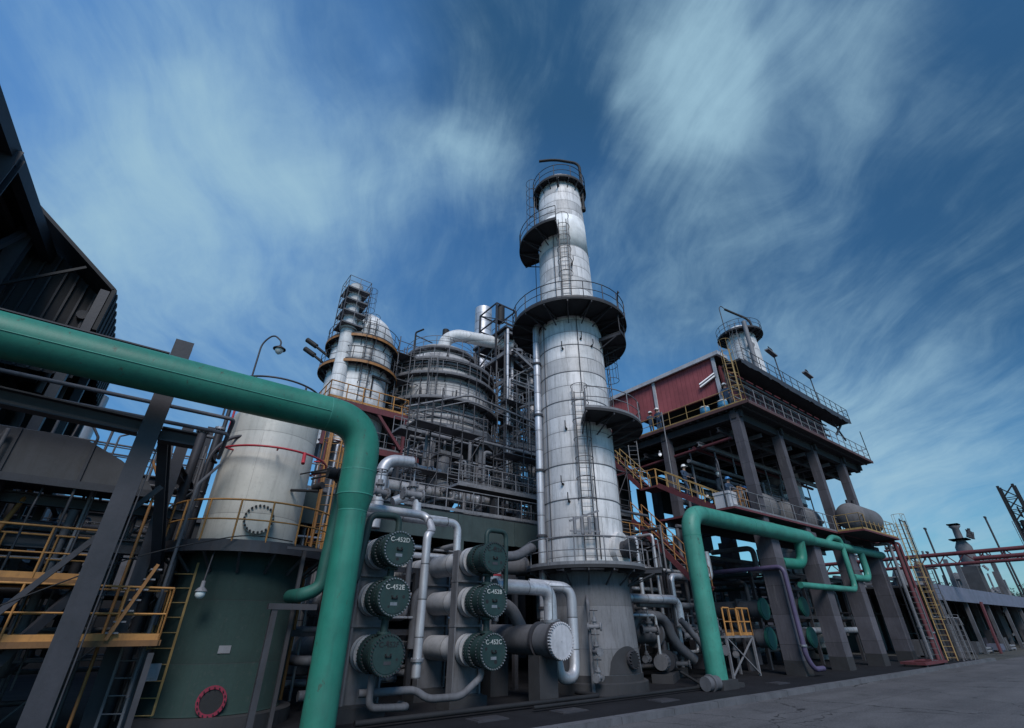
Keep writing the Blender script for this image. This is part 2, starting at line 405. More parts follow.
def rack(label, x0, x1, y0, y1, zs, nx, mat='steel', w=.16):
    t = thing('pipe_rack', label, 'pipe rack', (x0, y0, 0))
    for i in range(nx + 1):
        x = x0 + (x1 - x0) * i / nx
        for y in (y0, y1): part('post', MB().bar((x, y, 0), (x, y, zs[-1]), w), mat, t)
    for z in zs:
        mb = MB().bar((x0, y0, z), (x1, y0, z), w * .8, w).bar((x0, y1, z), (x1, y1, z), w * .8, w)
        for i in range(nx + 1): x = x0 + (x1 - x0) * i / nx; mb.bar((x, y0, z - w * 1.02), (x, y1, z - w * 1.02), w * .8, w)
        part('beam', mb, mat, t)
    return t
def flange(mb, p, d, r, t=.05):
    p = Vector(p); d = Vector(d).normalized()
    mb.cyl(p - d * t, p + d * t, r, n=18)
    a = d.cross(Vector((0, 0, 1)) if abs(d.z) < .9 else Vector((1, 0, 0))).normalized(); b = a.cross(d)
    n = 10
    for i in range(n):
        q = p + (a * math.cos(2 * PI * i / n) + b * math.sin(2 * PI * i / n)) * r * .86
        mb.cyl(q - d * (t + .025), q + d * (t + .025), r * .06, n=5)
    return mb
def pipe(label, pts, r, mat, flanges=(), name='pipe', group=None, n=14, bend=None, weld=False):
    mb = MB().tube(pts, r, n, bend=bend)
    o = solo(name, mb, mat, label, 'pipe', group)
    if flanges:
        f = MB()
        for p, d in flanges: flange(f, p, d, r * 1.45, max(.03, r * .18))
        part('flange', f, 'bolt' if mat != 'green' else mat, o)
    return o

# ------------------------------------------------------------------ the setting
struct('ground', MB().box(-400, 900, -400, 700, -.5, -.012), 'earth')
struct('road', MB().box(-40, 400, -14, 9.1, -.2, -.004), 'road')
pf = MB(); pf.box(-40, 47, 9.36, 60, -.2, 0.02)
struct('plant_floor', pf, 'pad')
kb = MB()
x = -40.
while x < 46:
    kb.box(x + .012, x + 2.0, 9.1, 9.36, -.1, .14 + random.uniform(-.006, .006)); x += 2.01
struct('kerb', kb, 'dull')
# ------------------------------------------------------------------ 1. the tall main column
cx0, cy0 = 14.5, 14.03
col = thing('distillation_column', 'tallest grey clad column with a white painted band near its top', 'column', (cx0, cy0, 0))
part('shell', MB().lathe((0, 0, 0), [(1.58, 3.75), (1.58, 14.5), (1.42, 15.2), (1.36, 19.6)], 56), 'column', col, local=True)
part('upper_shell', MB().lathe((0, 0, 0), [(1.36, 19.6), (1.32, 22.0), (1.30, 22.6), (1.24, 25.3), (1.05, 25.6), (.5, 25.8), (0.01, 25.85)], 48), 'column', col, local=True)
part('painted_band', MB().lathe((0, 0, 0), [(1.35, 19.65), (1.366, 19.65), (1.327, 22.0), (1.30, 22.02)], 56), 'band', col, 'white painted band below the top platform', local=True)
sk = part('skirt', MB().lathe((0, 0, 0), [(1.72, .55), (1.62, 2.6), (1.585, 3.72)], 56), 'skirt', col, local=True)
part('base_ring', MB().lathe((0, 0, 0), [(1.9, 0), (1.9, .33), (1.84, .36), (1.75, .36), (1.75, .55), (1.6, .56)], 56, smooth=False), 'concretedk', col, local=True)
jr = random.Random(77)
for i in range(7):
    a0_ = jr.uniform(190, 285); z0_ = .7 * jr.randrange(6, 19); w_ = jr.uniform(14, 34)
    part('cladding_patch', MB().lathe((0, 0, 0), [(1.588, z0_ + .03), (1.588, z0_ + .67)], 10, a0_, a0_ + w_), 'patchpale', col, local=True)
bd = MB()
for z in (4.9, 6.3, 7.7, 10.5, 11.9, 13.3): bd.ring((0, 0, 0), 1.582, 1.592, z - .02, z + .02, n=56)
part('strap_band', bd, 'dull', col, local=True)
# dark arched access patch with manhole
v = []; f = []; na = 18
for i in range(na + 1):
    a = -118 + 56 * i / na; top = .55 + .8 * math.sqrt(max(0., 1 - ((i / na - .5) * 2) ** 2)) + .02
    for z in (.57, top):
        rr = 1.72 - (z - .55) * .05 + .012; v.append((rr * math.cos(R(a)), rr * math.sin(R(a)), z))
    if i: f.append((2 * i - 2, 2 * i, 2 * i + 1, 2 * i - 1))
part('arched_patch', MB().add(v, f, True), 'concretedk', sk, local=True)
def manway(root, ang, r, z, rad=.32, depth=.3, mat='bolt', coverm='steel'):
    m = Matrix.Rotation(R(ang), 4, 'Z')
    mb = MB(); mb.cyl((r - .1, 0, z), (r + depth, 0, z), rad * .85, n=22); mb.cyl((r + depth * .6, 0, z), (r + depth, 0, z), rad, n=22)
    for i in range(16):
        t = 2 * PI * i / 16; mb.cyl((r + depth * .5, rad * .92 * math.cos(t), z + rad * .92 * math.sin(t)), (r + depth + .08, rad * .92 * math.cos(t), z + rad * .92 * math.sin(t)), .02, n=5)
    o = part('manway', mb.xf(m), mat, root, local=True)
    part('manway_cover', MB().cyl((r + depth + .003, 0, z), (r + depth + .05, 0, z), rad * .8, n=22).xf(m), coverm, o, local=True)
    return o
manway(col, -86, 1.66, .98, .27, .16, 'steel', 'black')
mm = MB().cyl((1.45, 0, 4.5), (1.72, 0, 4.5), .62, n=30).xf(Matrix.Rotation(R(-78), 4, 'Z'))
part('reinforcing_pad', mm, 'column', col, local=True)
manway(col, -78, 1.7, 4.5, .34, .4, 'steel', 'black')
ring_platform(col, 3.86, 1.6, 2.3, 135, 296, 'grate'); ring_platform(col, 3.862, 1.6, 2.9, 296, 385, 'grate')
ring_platform(col, 9.55, 1.6, 2.9, -127, 15, 'grate')
ring_platform(col, 14.0, 1.6, 2.7, -75, 30)
ring_platform(col, 15.05, 1.43, 2.85, 0, 360)
ring_platform(col, 20.5, 1.38, 2.45, 110, 218)
ring_platform(col, 24.8, 1.25, 1.58, 0, 360)
ladder_at(col, 232, 1.75, 4.0, 10.8); ladder_at(col, -38, 1.78, 10.0, 15.3, w=.46)
ladder_at(col, 226, 1.56, 15.2, 21.3); ladder_at(col, 143, 1.55, 20.5, 25.6)
# thin vertical lines, small nozzles and hooks
tl = MB()
for a, z0, z1, rr in ((238, 10.9, 15.0, 1.62), (205, 16.0, 20.6, 1.48), (120, 4, 25, 1.66), (246, 4.1, 9.8, 1.62), (176, 4, 15, 1.64)):
    tl.cyl((rr * math.cos(R(a)), rr * math.sin(R(a)), z0), (rr * math.cos(R(a)), rr * math.sin(R(a)), z1), .02, n=6)
part('conduit', tl, 'steel', col, local=True)
for a, z in ((212, 13.1), (243, 13.6), (262, 13.3), (210, 9.2), (208, 6.2), (240, 18.2), (222, 24.2), (200, 6.9)):
    nz = MB().cyl((1.3, 0, z), (1.66 if z < 15 else 1.5, 0, z), .05, n=8)
    nz.tube([(1.64 if z < 15 else 1.48, 0, z), (1.75, 0, z + .05), (1.75, 0, z + .32)], .022, 6, bend=.06)
    part('thermowell', nz.xf(Matrix.Rotation(R(a), 4, 'Z')), 'black', col, local=True)
vp = MB().tube([(.72, -1.2, 23.2), (.72, -1.2, 27.2), (-.3, -.1, 27.9), (-1.0, .6, 27.9)], .085, 10, bend=.5)
vp.cyl((.72, -1.15, 23.1), (.72, -1.15, 23.35), .15, n=10); vp.cyl((.72, -1.15, 24.0), (.72, -1.15, 24.15), .13, n=10)
part('vent_pipe', vp, 'black', col, local=True)
dv = MB().tube([(2.3, -1.5, 15.2), (2.3, -1.5, 17.1), (1.9, -1.9, 17.4), (1.7, -2.1, 17.0)], .035, 8, bend=.3)
dv.tube([(2.5, -1.0, 15.2), (2.5, -1.0, 16.7), (1.9, -1.3, 16.7)], .03, 8, bend=.1)
part('davit', dv, 'steel', col, local=True)
# plant instrument shelf at lower left of the column
sh = MB().bar((-1.9, -1.2, 5.35), (-.9, -1.75, 5.75), .07, .07); sh.bar((-1.9, -1.2, 5.0), (-.9, -1.75, 5.0), .05, .05)
for k in range(4): sh.cyl((-1.75 + k * .25, -1.3 - k * .13, 4.9), (-1.75 + k * .25, -1.3 - k * .13, 5.5), .06, n=8)
part('instrument_bracket', sh, 'grate', col, local=True)

# pipe running up the left side of the column
px_, py_ = cx0 - 1.75, cy0 + .55
o = pipe('slim lagged riser pipe up the left side of the tallest column', [(px_, py_, .4), (px_, py_, 14.9), (px_ + .5, py_ - .1, 15.4)], .155, 'silverz', bend=.3)
b = MB()
for z in (2.5, 5, 7.6, 10.1, 12.7): b.ring((px_, py_, 0), .156, .21, z, z + .09, n=14); b.bar((px_, py_, z + .04), (px_ + .9, py_ - .2, z + .04), .05, .05)
part('pipe_clamp', b, 'steel', o)

# ------------------------------------------------------------------ 2. big green pipes
def welds(o, pts, r, w=.012, mat='greenlight'):
    mb = MB()
    for p, d in pts: p = Vector(p); d = Vector(d).normalized(); mb.cyl(p - d * w, p + d * w, r, n=28)
    part('weld_seam', mb, mat, o)
YP = 11.0; ZP = 6.46; XP = 3.86
big = MB().tube([(-9, YP, ZP), (XP, YP, ZP), (XP, YP, 4.62)], .41, 32, bend=1.0, steps=14)
big.cyl((XP, YP, 4.64), (XP, YP, 4.28), .41, .325, n=32, caps=False)
big.cyl((XP, YP, 4.28), (XP, YP, .1), .325, n=32)
bo = solo('green_pipe', big, 'green', 'big green pipe in front crossing at left and dropping to the ground', 'pipe')
welds(bo, [((2.86, YP, ZP), (1, 0, 0)), ((XP, YP, 5.2), (0, 0, 1)), ((XP, YP, 4.64), (0, 0, 1))], .416)
welds(bo, [((XP, YP, 4.28), (0, 0, 1))], .331)
part('seam_line', MB().cyl((-9, YP - .405, 6.39), (2.85, YP - .405, 6.39), .012, n=6), 'greenlight', bo)
YR = 11.5
rp = MB().tube([(18.25, YR, .3), (18.25, YR, 6.15), (29.3, YR, 6.15)], .37, 32, bend=.95, steps=12)
rp.cyl((29.28, YR, 6.15), (30.1, YR, 6.08), .37, .23, n=32, caps=False); rp.cyl((30.1, YR, 6.08), (40.3, YR, 6.08), .23, n=24)
ro = solo('green_pipe', rp, 'greenlight', 'light green pipe rising at centre right and running along the columns', 'pipe')
welds(ro, [((19.2, YR, 6.15), (1, 0, 0)), ((18.25, YR, 5.2), (0, 0, 1)), ((29.3, YR, 6.15), (1, 0, 0)), ((23.2, YR, 6.15), (1, 0, 0))], .376, mat='green')
part('branch_pipe', MB().tube([(31.9, YR, 6.15), (32.4, YR - .1, 6.5), (33.6, YR - .1, 6.5), (33.6, YR - .1, 3.75), (27.2, YR + .1, 3.75)], .15, 14, bend=.42), 'greenlight', ro)
part('branch_pipe', MB().tube([(36.6, YR, 6.0), (36.6, YR, 4.45), (34.4, YR + .1, 4.45)], .19, 14, bend=.55), 'greenlight', ro)
part('branch_pipe', MB().tube([(28.2, YR, 6.0), (28.2, YR + .1, 4.75), (26.4, YR + .4, 4.75)], .26, 16, bend=.8), 'green', ro)
fb = MB().box(17.75, 18.75, 11.0, 12.0, .02, .3); fb.box(17.3, 19.4, 11.15, 11.75, .02, .16)
part('foot_support', fb, 'concretedk', ro)
sp_ = MB().cyl((17.0, 11.2, .24), (17.7, 11.2, .24), .22, n=18); sp_.cyl((17.25, 11.2, .24), (17.33, 11.2, .24), .27, n=18)
solo('pipe_stub', sp_, 'dull', 'short grey pipe stub lying at the foot of the light green pipe', 'pipe stub')
s2 = pipe('narrow dark green pipe standing just behind the big green pipe', [(4.0, 12.4, 5.5), (3.88, 12.4, 2.75), (3.5, 12.45, 2.6), (3.45, 13.2, 2.6)], .15, 'narrowgreen', bend=.3)
vb = MB().cyl((3.95, 12.2, 5.45), (3.95, 12.6, 5.45), .2, n=12); vb.cyl((3.55, 12.4, 5.45), (4.3, 12.4, 5.45), .15, n=12)
solo('valve', vb, 'black', 'black valve body behind the bend of the big green pipe', 'valve')
st = MB(); st.bar((3.0, 12.5, 0), (3.0, 12.5, 2.35), .12); st.bar((3.5, 12.9, 0), (3.5, 12.9, 3.6), .08); st.bar((2.85, 12.5, 2.36), (3.9, 12.5, 2.36), .16, .12); st.bar((3.0, 12.6, 3.6), (4.0, 12.6, 3.6), .06)
solo('pipe_stand', st, 'steel', 'dark steel stand holding the narrow green pipe beside the green tank', 'stand')

# ------------------------------------------------------------------ 3. numbered heat exchangers
def text_mesh(s, size):
    cu = bpy.data.curves.new('lettering', 'FONT'); cu.body = s; cu.size = size; cu.align_x = 'CENTER'; cu.align_y = 'CENTER'; cu.extrude = .003
    cu.offset = .002; cu.space_character = 1.08
    o = bpy.data.objects.new('tmp', cu); COL.objects.link(o)
    dg = bpy.context.evaluated_depsgraph_get(); me = bpy.data.meshes.new_from_object(o.evaluated_get(dg))
    bpy.data.objects.remove(o); return me
def exchanger(x, z, code, faint, label):
    y = 11.8
    t = thing('heat_exchanger', label, 'heat exchanger', (x, y, z))
    part('shell', MB().cyl((0, 1.3, 0), (0, 6.2, 0), .335, n=30).cyl((0, 1.05, 0), (0, 1.3, 0), .40, n=30).cyl((0, 5.9, 0), (0, 6.2, 0), .37, n=30), 'exch', t, local=True)
    part('channel', MB().cyl((0, .1, 0), (0, .62, 0), .375, n=36).cyl((0, .62, 0), (0, .98, 0), .35, n=36), 'dkgreen', t, local=True)
    fl = MB().cyl((0, .07, 0), (0, .17, 0), .435, n=40); fl.cyl((0, .6, 0), (0, .68, 0), .425, n=40); fl.cyl((0, .71, 0), (0, .79, 0), .425, n=40)
    part('flange', fl, 'dkgreen', t, local=True)
    part('cover', MB().cyl((0, 0, 0), (0, .065, 0), .43, n=44).cyl((0, -.012, 0), (0, .0, 0), .365, n=44), 'dkgreen', t, local=True)
    bt = MB()
    for i in range(34):
        a = 2 * PI * i / 34; c_, s_ = math.cos(a) * .405, math.sin(a) * .405
        bt.cyl((c_, -.045, s_), (c_, .24, s_), .017, n=6); bt.cyl((c_, .53, s_), (c_, .85, s_), .015, n=5)
    part('bolt_ring', bt, 'bolt' if not faint else 'steel', t, 'ring of stud bolts round the cover', local=True)
    hd = MB().box(-.07, .07, -.05, -.012, -.04, -.015); hd.box(-.075, -.045, -.05, -.012, -.04, .03); hd.box(.045, .075, -.05, -.012, -.04, .03)
    part('lifting_lug', hd, 'black', t, local=True)
    for q_ in range(3 if x > 7 else 2):
        a_ = (hash(code) if False else ord(code[-1]) * 1.7 + q_ * 2.1); cx_, cz_ = .25 * math.cos(a_), .25 * math.sin(a_)
        part('grease_stain', MB().cyl((cx_, -.0135, cz_), (cx_, -.0125, cz_), .03 + .012 * q_, n=9), 'black', t, local=True)
    part('nameplate', MB().box(-.09, .09, -.018, -.0125, -.19, -.12), 'bolt' if not faint else 'steel', t, local=True)
    me = text_mesh(code, .155); o = bpy.data.objects.new('lettering', me); COL.objects.link(o); o.parent = t
    me.materials.append(M['black' if faint else 'faint']); o.location = (0.0, -.017, .21); o.rotation_euler = (R(90), 0, 0)
    return t
XA, XB = 5.5, 8.5; ZZ = (3.70, 2.60, 1.39)
for (x, z, c, fa, l) in ((XA, ZZ[0], 'C-452D', 0, 'upper round green exchanger cover marked C-452D'), (XA, ZZ[1], 'C-452E', 0, 'middle round green exchanger cover marked C-452E'),
        (XA, ZZ[2], 'C-452F', 1, 'lowest exchanger of the left stack, marking faded, under C-452E'), (XB, ZZ[0], 'C-452A', 1, 'top exchanger of the right stack with faint dark marking'),
        (XB, ZZ[1], 'C-452B', 0, 'middle exchanger of the right stack marked C-452B'), (XB, ZZ[2], 'C-452C', 0, 'bottom exchanger of the right stack marked C-452C')):
    exchanger(x, z, c, fa, l)
for x, nm in ((XA, 'left'), (XB, 'right')):
    for y, w in ((13.15, 'front'), (15.1, 'rear')):
        mb = MB()
        mb.box(x - .42, x + .42, y, y + .10, .05, 4.0); mb.box(x - .47, x - .42, y - .1, y + .2, .05, 4.0); mb.box(x + .42, x + .47, y - .1, y + .2, .05, 4.0)
        for z in (3.15, 1.98): mb.box(x - .48, x + .48, y - .11, y + .21, z - .03, z + .03)
        solo('exchanger_support', mb, 'mid', '%s grey plate support under the %s stack of numbered exchangers' % (w, nm), 'support')
    for (za, zb) in ((ZZ[1], ZZ[0]), (ZZ[2], ZZ[1])):
        mb = MB().cyl((x, 12.15, za + .3), (x, 12.15, zb - .3), .09, n=12)
        for q in (za + .44, zb - .44): flange(mb, (x, 12.15, q), (0, 0, 1), .17, .025)
        solo('nozzle_spool', mb, 'dkgreen', 'short flanged pipe joining %s two exchangers of the %s stack' % ('the upper' if zb == ZZ[0] else 'the lower', nm), 'pipe')
# green hook pipes on top of the two stacks
pipe('small green hooped pipe on the C-452D exchanger', [(5.55, 12.1, 4.0), (5.55, 12.1, 4.55), (4.75, 12.1, 4.5), (4.6, 12.1, 2.9), (4.3, 12.1, 2.75)], .085, 'dkgreen', bend=.22)
pipe('small green hooped pipe looping down beside the C-452A exchanger', [(8.4, 12.1, 4.0), (8.4, 12.1, 4.5), (9.12, 12.1, 4.5), (9.12, 12.1, 2.75), (8.8, 12.1, 2.6)], .07, 'dkgreen', bend=.2)
# lagged pipes around the stacks
pipe('silver lagged pipe dropping between the two exchanger stacks', [(4.5, 13.4, 4.95), (7.05, 13.4, 4.95), (7.05, 13.0, 4.45), (6.85, 12.9, 4.3), (6.85, 12.9, .8)], .12, 'silverz', [((6.85, 12.9, 1.2), (0, 0, 1))], bend=.3)
pipe('silver pipe crossing above the left exchanger stack', [(4.9, 14.2, 5.0), (8.2, 14.2, 5.0)], .16, 'silver')
pipe('silver elbow pipe feeding down onto the C-452A exchanger', [(7.3, 13.6, 4.85), (8.3, 13.6, 4.9), (8.3, 13.6, 4.0)], .12, 'silver', bend=.33)
pipe('short upturned silver bend above the left exchanger stack', [(6.3, 14.4, 5.45), (6.9, 14.4, 5.75), (7.15, 14.4, 5.7), (7.2, 14.4, 4.9)], .15, 'silver', bend=.28)
pipe('large silver elbow beside the bend of the big green pipe', [(7.7, 16.2, 7.45), (6.55, 16.2, 7.35), (6.5, 16.2, 4.9)], .22, 'silverz', bend=.6)
pipe('low grey pipe looping under the exchanger stacks', [(5.2, 12.5, .62), (6.6, 12.4, .62), (6.9, 12.3, .42), (7.8, 12.2, .42), (8.4, 12.2, .8), (8.4, 12.2, 1.0)], .085, 'dull', bend=.2)
pipe('lower grey drain pipe in front of the left stack', [(5.4, 12.3, 1.0), (5.4, 12.3, .35), (6.4, 12.3, .3), (6.4, 12.8, .3)], .08, 'dull', bend=.18)

# the exchanger with the pale toothed cover and its silver pipes
t = thing('heat_exchanger', 'low dark exchanger with a pale silver toothed end cover', 'heat exchanger', (10.78, 11.6, 1.6))
part('shell', MB().cyl((0, .95, 0), (0, 7, 0), .42, n=30).cyl((0, .12, 0), (0, .8, 0), .44, n=30), 'dull', t, local=True)
part('flange', MB().cyl((0, .85, 0), (0, .95, 0), .5, n=30).cyl((0, .06, 0), (0, .16, 0), .5, n=36), 'steel', t, local=True)
cv = MB().cyl((0, -.02, 0), (0, .05, 0), .44, n=40)
for i in range(36):
    a = 2 * PI * i / 36; cv.cyl((.46 * math.cos(a), -.05, .46 * math.sin(a)), (.46 * math.cos(a), .1, .46 * math.sin(a)), .028, n=6)
cv.cyl((0, -.03, 0), (0, -.02, 0), .03, n=10)
part('cover', cv, 'pale', t, local=True)
for q in (.6, 3.): part('pedestal', MB().box(-.35, .35, q, q + .5, -1.58, -.38), 'concretedk', t, local=True)
pipe('front silver lagged elbow pipe above the pale toothed cover', [(9.0, 12.5, 3.02), (11.2, 12.5, 3.02), (11.2, 12.5, 2.0)], .21, 'silver', [((11.2, 12.5, 2.1), (0, 0, 1))], bend=.42)
pipe('silver pipe with an elbow left of the column skirt', [(11.0, 13.3, 3.2), (12.35, 12.7, 3.1), (12.35, 12.7, 1.3), (12.2, 12.6, .55), (11.5, 12.5, .6), (11.4, 12.5, 1.15)], .17, 'silverz', bend=.42)
pipe('dark lagged pipe bending down behind the silver elbow', [(8.9, 13.6, 2.5), (10.4, 13.6, 2.6), (10.9, 13.6, 1.9)], .2, 'dull', bend=.5)
pipe('fat dark pipe with a red band left of the tall column', [(11.4, 16.4, 4.05), (13.2, 16.2, 4.1)], .36, 'dull')
pipe('dark bent pipe above the silver elbow beside the tall column', [(9.6, 14.2, 4.05), (11.2, 14.2, 4.15), (12.2, 14.6, 4.6), (12.6, 15, 4.6)], .17, 'dull', bend=.4)
mb = MB().lathe((10.9, 15.3, 0), [(.01, 4.3), (.3, 4.15), (.34, 4.0), (.34, 2.6), (.3, 2.5)], 24)
o = solo('filter_pot', mb, 'silverz', 'small silver upright pot with red bands beside the tall column', 'vessel')
part('red_band', MB().ring((10.9, 15.3, 0), .34, .35, 3.75, 3.80, n=24).ring((10.9, 15.3, 0), .34, .35, 3.55, 3.62, n=24), 'redbright', o)

pipe('long dark pipe lying low along the plant floor before the exchangers', [(5.0, 12.0, .14), (12.6, 12.0, .14), (12.6, 13.0, .14)], .06, 'black')
pipe('second dark pipe lying low along the plant floor', [(9.6, 11.5, .12), (17.4, 11.5, .12), (17.4, 12.4, .5)], .045, 'black')
for i, (x, y) in enumerate(((7.6, 12.2), (10.0, 11.9), (13.6, 11.6), (21.0, 11.8))):
    solo('drain_grate', MB().box(x, x + .9, y - 1.1, y - .55, .022, .05).box(x + .08, x + .82, y - 1.02, y - .63, .05, .062), 'steel', ['drain cover in front of the right exchanger stack', 'drain cover before the pale toothed cover', 'drain cover before the tall column', 'drain cover right of the light green pipe foot'][i], 'drain cover')
# ------------------------------------------------------------------ valves and pumps
def make_valve(mat='steel', wheel='steel', label='', group=None):
    t = thing('gate_valve', label, 'valve', (0, 0, 0), group)
    b = MB().cyl((-.24, 0, 0), (.24, 0, 0), .09, n=12).cyl((0, 0, -.1), (0, 0, .32), .075, n=10)
    flange(b, (-.24, 0, 0), (1, 0, 0), .15, .02); flange(b, (.24, 0, 0), (1, 0, 0), .15, .02); flange(b, (0, 0, .2), (0, 0, 1), .12, .02)
    part('valve_body', b, mat, t, local=True)
    part('stem', MB().cyl((0, 0, .3), (0, 0, .62), .02, n=6), 'bolt', t, local=True)
    w = MB().arc((0, 0, 0), .15, .56, 0, 360, .015, 16, 5)
    for a in (0, 120, 240): w.cyl((0, 0, .56), (.15 * math.cos(R(a)), .15 * math.sin(R(a)), .56), .01, n=5)
    part('handwheel', w, wheel, t, local=True)
    return t
def put_valves(spots, mat, wheel, label, group):
    p = None
    for (x, y, z, rz, s_) in spots:
        if p is None: p = make_valve(mat, wheel, label, group); o = p; o.location = (x, y, z); o.rotation_euler.z = rz
        else: o = dup(p, (x, y, z), rz)
        o.scale = (s_,) * 3
pipe('thin upright pipe strung with hand valves left of the column skirt', [(12.95, 12.55, .05), (12.95, 12.55, 2.7), (13.4, 13.0, 2.9)], .06, 'dull')
put_valves([(12.95, 12.3, z, .4 + .9 * i, .85) for i, z in enumerate((.55, 1.25, 1.95))] +
           [(6.1, 12.6, 5.3, 0, 1.2), (5.2, 12.9, 5.3, .3, 1.1)],
           'grate', 'steel', 'grey hand valve with a small wheel among the silver pipes', 'hand valves among the silver pipes')
put_valves([(17.3 + random.uniform(0, 6), 13.2 + random.uniform(0, 1.5), random.uniform(.4, 3), random.uniform(0, 3), random.uniform(.8, 1.4)) for i in range(12)],
           'dull', 'steel', 'dark hand valve in the pipework right of the column skirt', 'dark hand valves right of the column')
# pump group right of the skirt
def pump(x, y, rz, label):
    t = thing('pump', label, 'pump', (x, y, .02)); t.rotation_euler.z = rz
    part('baseplate', MB().box(-1.1, 1.1, -.4, .4, 0, .28), 'concretedk', t, local=True)
    m_ = MB().cyl((-.95, 0, .68), (0, 0, .68), .27, n=18)
    for i in range(16):
        a = 2 * PI * i / 16; m_.bar((-.85, .27 * math.cos(a), .68 + .27 * math.sin(a)), (-.1, .27 * math.cos(a), .68 + .27 * math.sin(a)), .02, .05)
    part('motor', m_, 'dull', t, local=True)
    part('casing', MB().cyl((.35, 0, .68), (.7, 0, .68), .4, n=22).cyl((0, 0, .68), (.4, 0, .68), .12, n=12).cyl((.5, 0, .9), (.5, 0, 1.4), .12, n=12).cyl((.6, 0, .68), (1.05, 0, .68), .15, n=12), 'steel', t, local=True)
    return t
pump(18.9, 14.2, .5, 'dark pump on a plinth behind the foot of the light green pipe')
pump(20.8, 15.2, .4, 'dark pump behind the silver elbow right of the column')
pump(9.9, 15.6, 1.2, 'dark pump in shadow under the lagged pipes left of the column')
pipe('silver pipe with elbow right of the tall column', [(15.9, 14.3, 2.98), (20.2, 14.0, 3.0), (20.2, 14.0, 1.9)], .17, 'silver', [((20.2, 14, 1.95), (0, 0, 1))], bend=.45)
pipe('thin silver pipe beneath the silver elbow right of the column', [(16.2, 14.0, 2.35), (18.3, 13.9, 2.35), (18.3, 13.9, .5)], .06, 'silver', bend=.2)
pipe('lumpy dark lagged pipe right of the column skirt', [(17.0, 14.6, 1.2), (17.6, 14.3, 2.4), (19.3, 14.2, 2.3), (19.7, 14.1, 1.3), (20.6, 13.9, .7)], .2, 'dull', bend=.45)
pipe('dark pipe bending to the ground behind the light green pipe', [(19.6, 13.6, 2.2), (20.5, 13.3, 1.2), (20.6, 12.9, .35), (19.9, 12.5, .35)], .13, 'dull', bend=.3)
mb = MB().cyl((17.2, 14.9, 1.75), (21.2, 14.6, 1.75), .42, n=22); mb.cyl((19.1, 14.75, 1.7), (19.2, 14.75, 1.7), .55, n=24)
solo('horizontal_drum', mb, 'dull', 'dark horizontal drum right of the column skirt', 'drum')

# ------------------------------------------------------------------ 4. cream and green tank
tk = thing('storage_tank', 'round tank cream above and dark green below with an orange railed platform', 'tank', (2.65, 15.0, 0))
part('lower_shell', MB().lathe((0, 0, 0), [(1.5, .32), (1.46, .36), (1.46, 3.65)], 56), 'tankgreen', tk, local=True)
part('upper_shell', MB().lathe((-.1, .08, 0), [(1.2, 3.7), (1.2, 7.35), (1.17, 7.42), (.95, 7.66), (.5, 7.82), (.01, 7.87)], 56), 'cream', tk, local=True)
part('base_ring', MB().lathe((0, 0, 0), [(1.75, 0), (1.75, .3), (1.5, .31)], 48, smooth=False), 'concretedk', tk, local=True)
mb = MB(); mb.ring((0, 0, 0), 1.31, 2.0, 3.66, 3.72, 160, 395, 40); mb.ring((0, 0, 0), 1.98, 2.02, 3.5, 3.76, 160, 395, 40)
dk = part('platform_deck', mb, 'steel', tk, local=True)
b = MB()
for i in range(11):
    t_ = R(162 + 23 * i); c_, s_ = math.cos(t_), math.sin(t_); b.bar((1.5 * c_, 1.5 * s_, 3.58), (2.0 * c_, 2.0 * s_, 3.58), .06, .14); b.bar((1.5 * c_, 1.5 * s_, 3.1), (1.95 * c_, 1.95 * s_, 3.52), .05)
part('under_framing', b, 'steel', dk, local=True)
part('handrail', ringrail_mb((0, 0, 0), 2.0, 3.72, 165, 392, .95, .024, .75, False), 'orange', tk, local=True)
ladder_at(tk, 240, 0, .2, 3.3, 'olive', cage=False, w=.55, c=(-1.42, -.72))
la = 232
m = Matrix.Rotation(R(261), 4, 'Z') @ Matrix.Translation((-.1, 0, .12))
w = MB().cyl((1.25, 0, 4.25), (1.36, 0, 4.25), .36, n=30)
part('manway', w.xf(m), 'cream', tk, local=True)
w = MB()
for i in range(22):
    a = 2 * PI * i / 22; w.cyl((1.3, .33 * math.cos(a), 4.25 + .33 * math.sin(a)), (1.41, .33 * math.cos(a), 4.25 + .33 * math.sin(a)), .028, n=6)
part('manway_bolt_ring', w.xf(m), 'black', tk, local=True)
m2 = Matrix.Rotation(R(260), 4, 'Z') @ Matrix.Translation((0, 0, -.3))
w = MB().lathe((0, 0, 0), [(.22, 0), (.285, 0), (.285, .12), (.22, .12), (.22, 0)], 28, axis='X', smooth=False).xf(m2 @ Matrix.Translation((1.4, 0, .88)))
part('hatch_ring', w, 'hatchred', tk, 'red ring round the low hatch', local=True)
hb = MB()
for i in range(16):
    a = 2 * PI * i / 16; hb.cyl((1.45, .252 * math.cos(a), .88 + .252 * math.sin(a)), (1.56, .252 * math.cos(a), .88 + .252 * math.sin(a)), .014, n=6)
part('hatch_bolt_ring', hb.xf(m2), 'black', tk, local=True)
part('nameplate', MB().box(1.462, 1.475, -.12, .12, 1.75, 1.9).xf(m2), 'grate', tk, local=True)
part('hatch_cover', MB().cyl((1.4, 0, .88), (1.5, 0, .88), .22, n=24).xf(m2), 'black', tk, local=True)
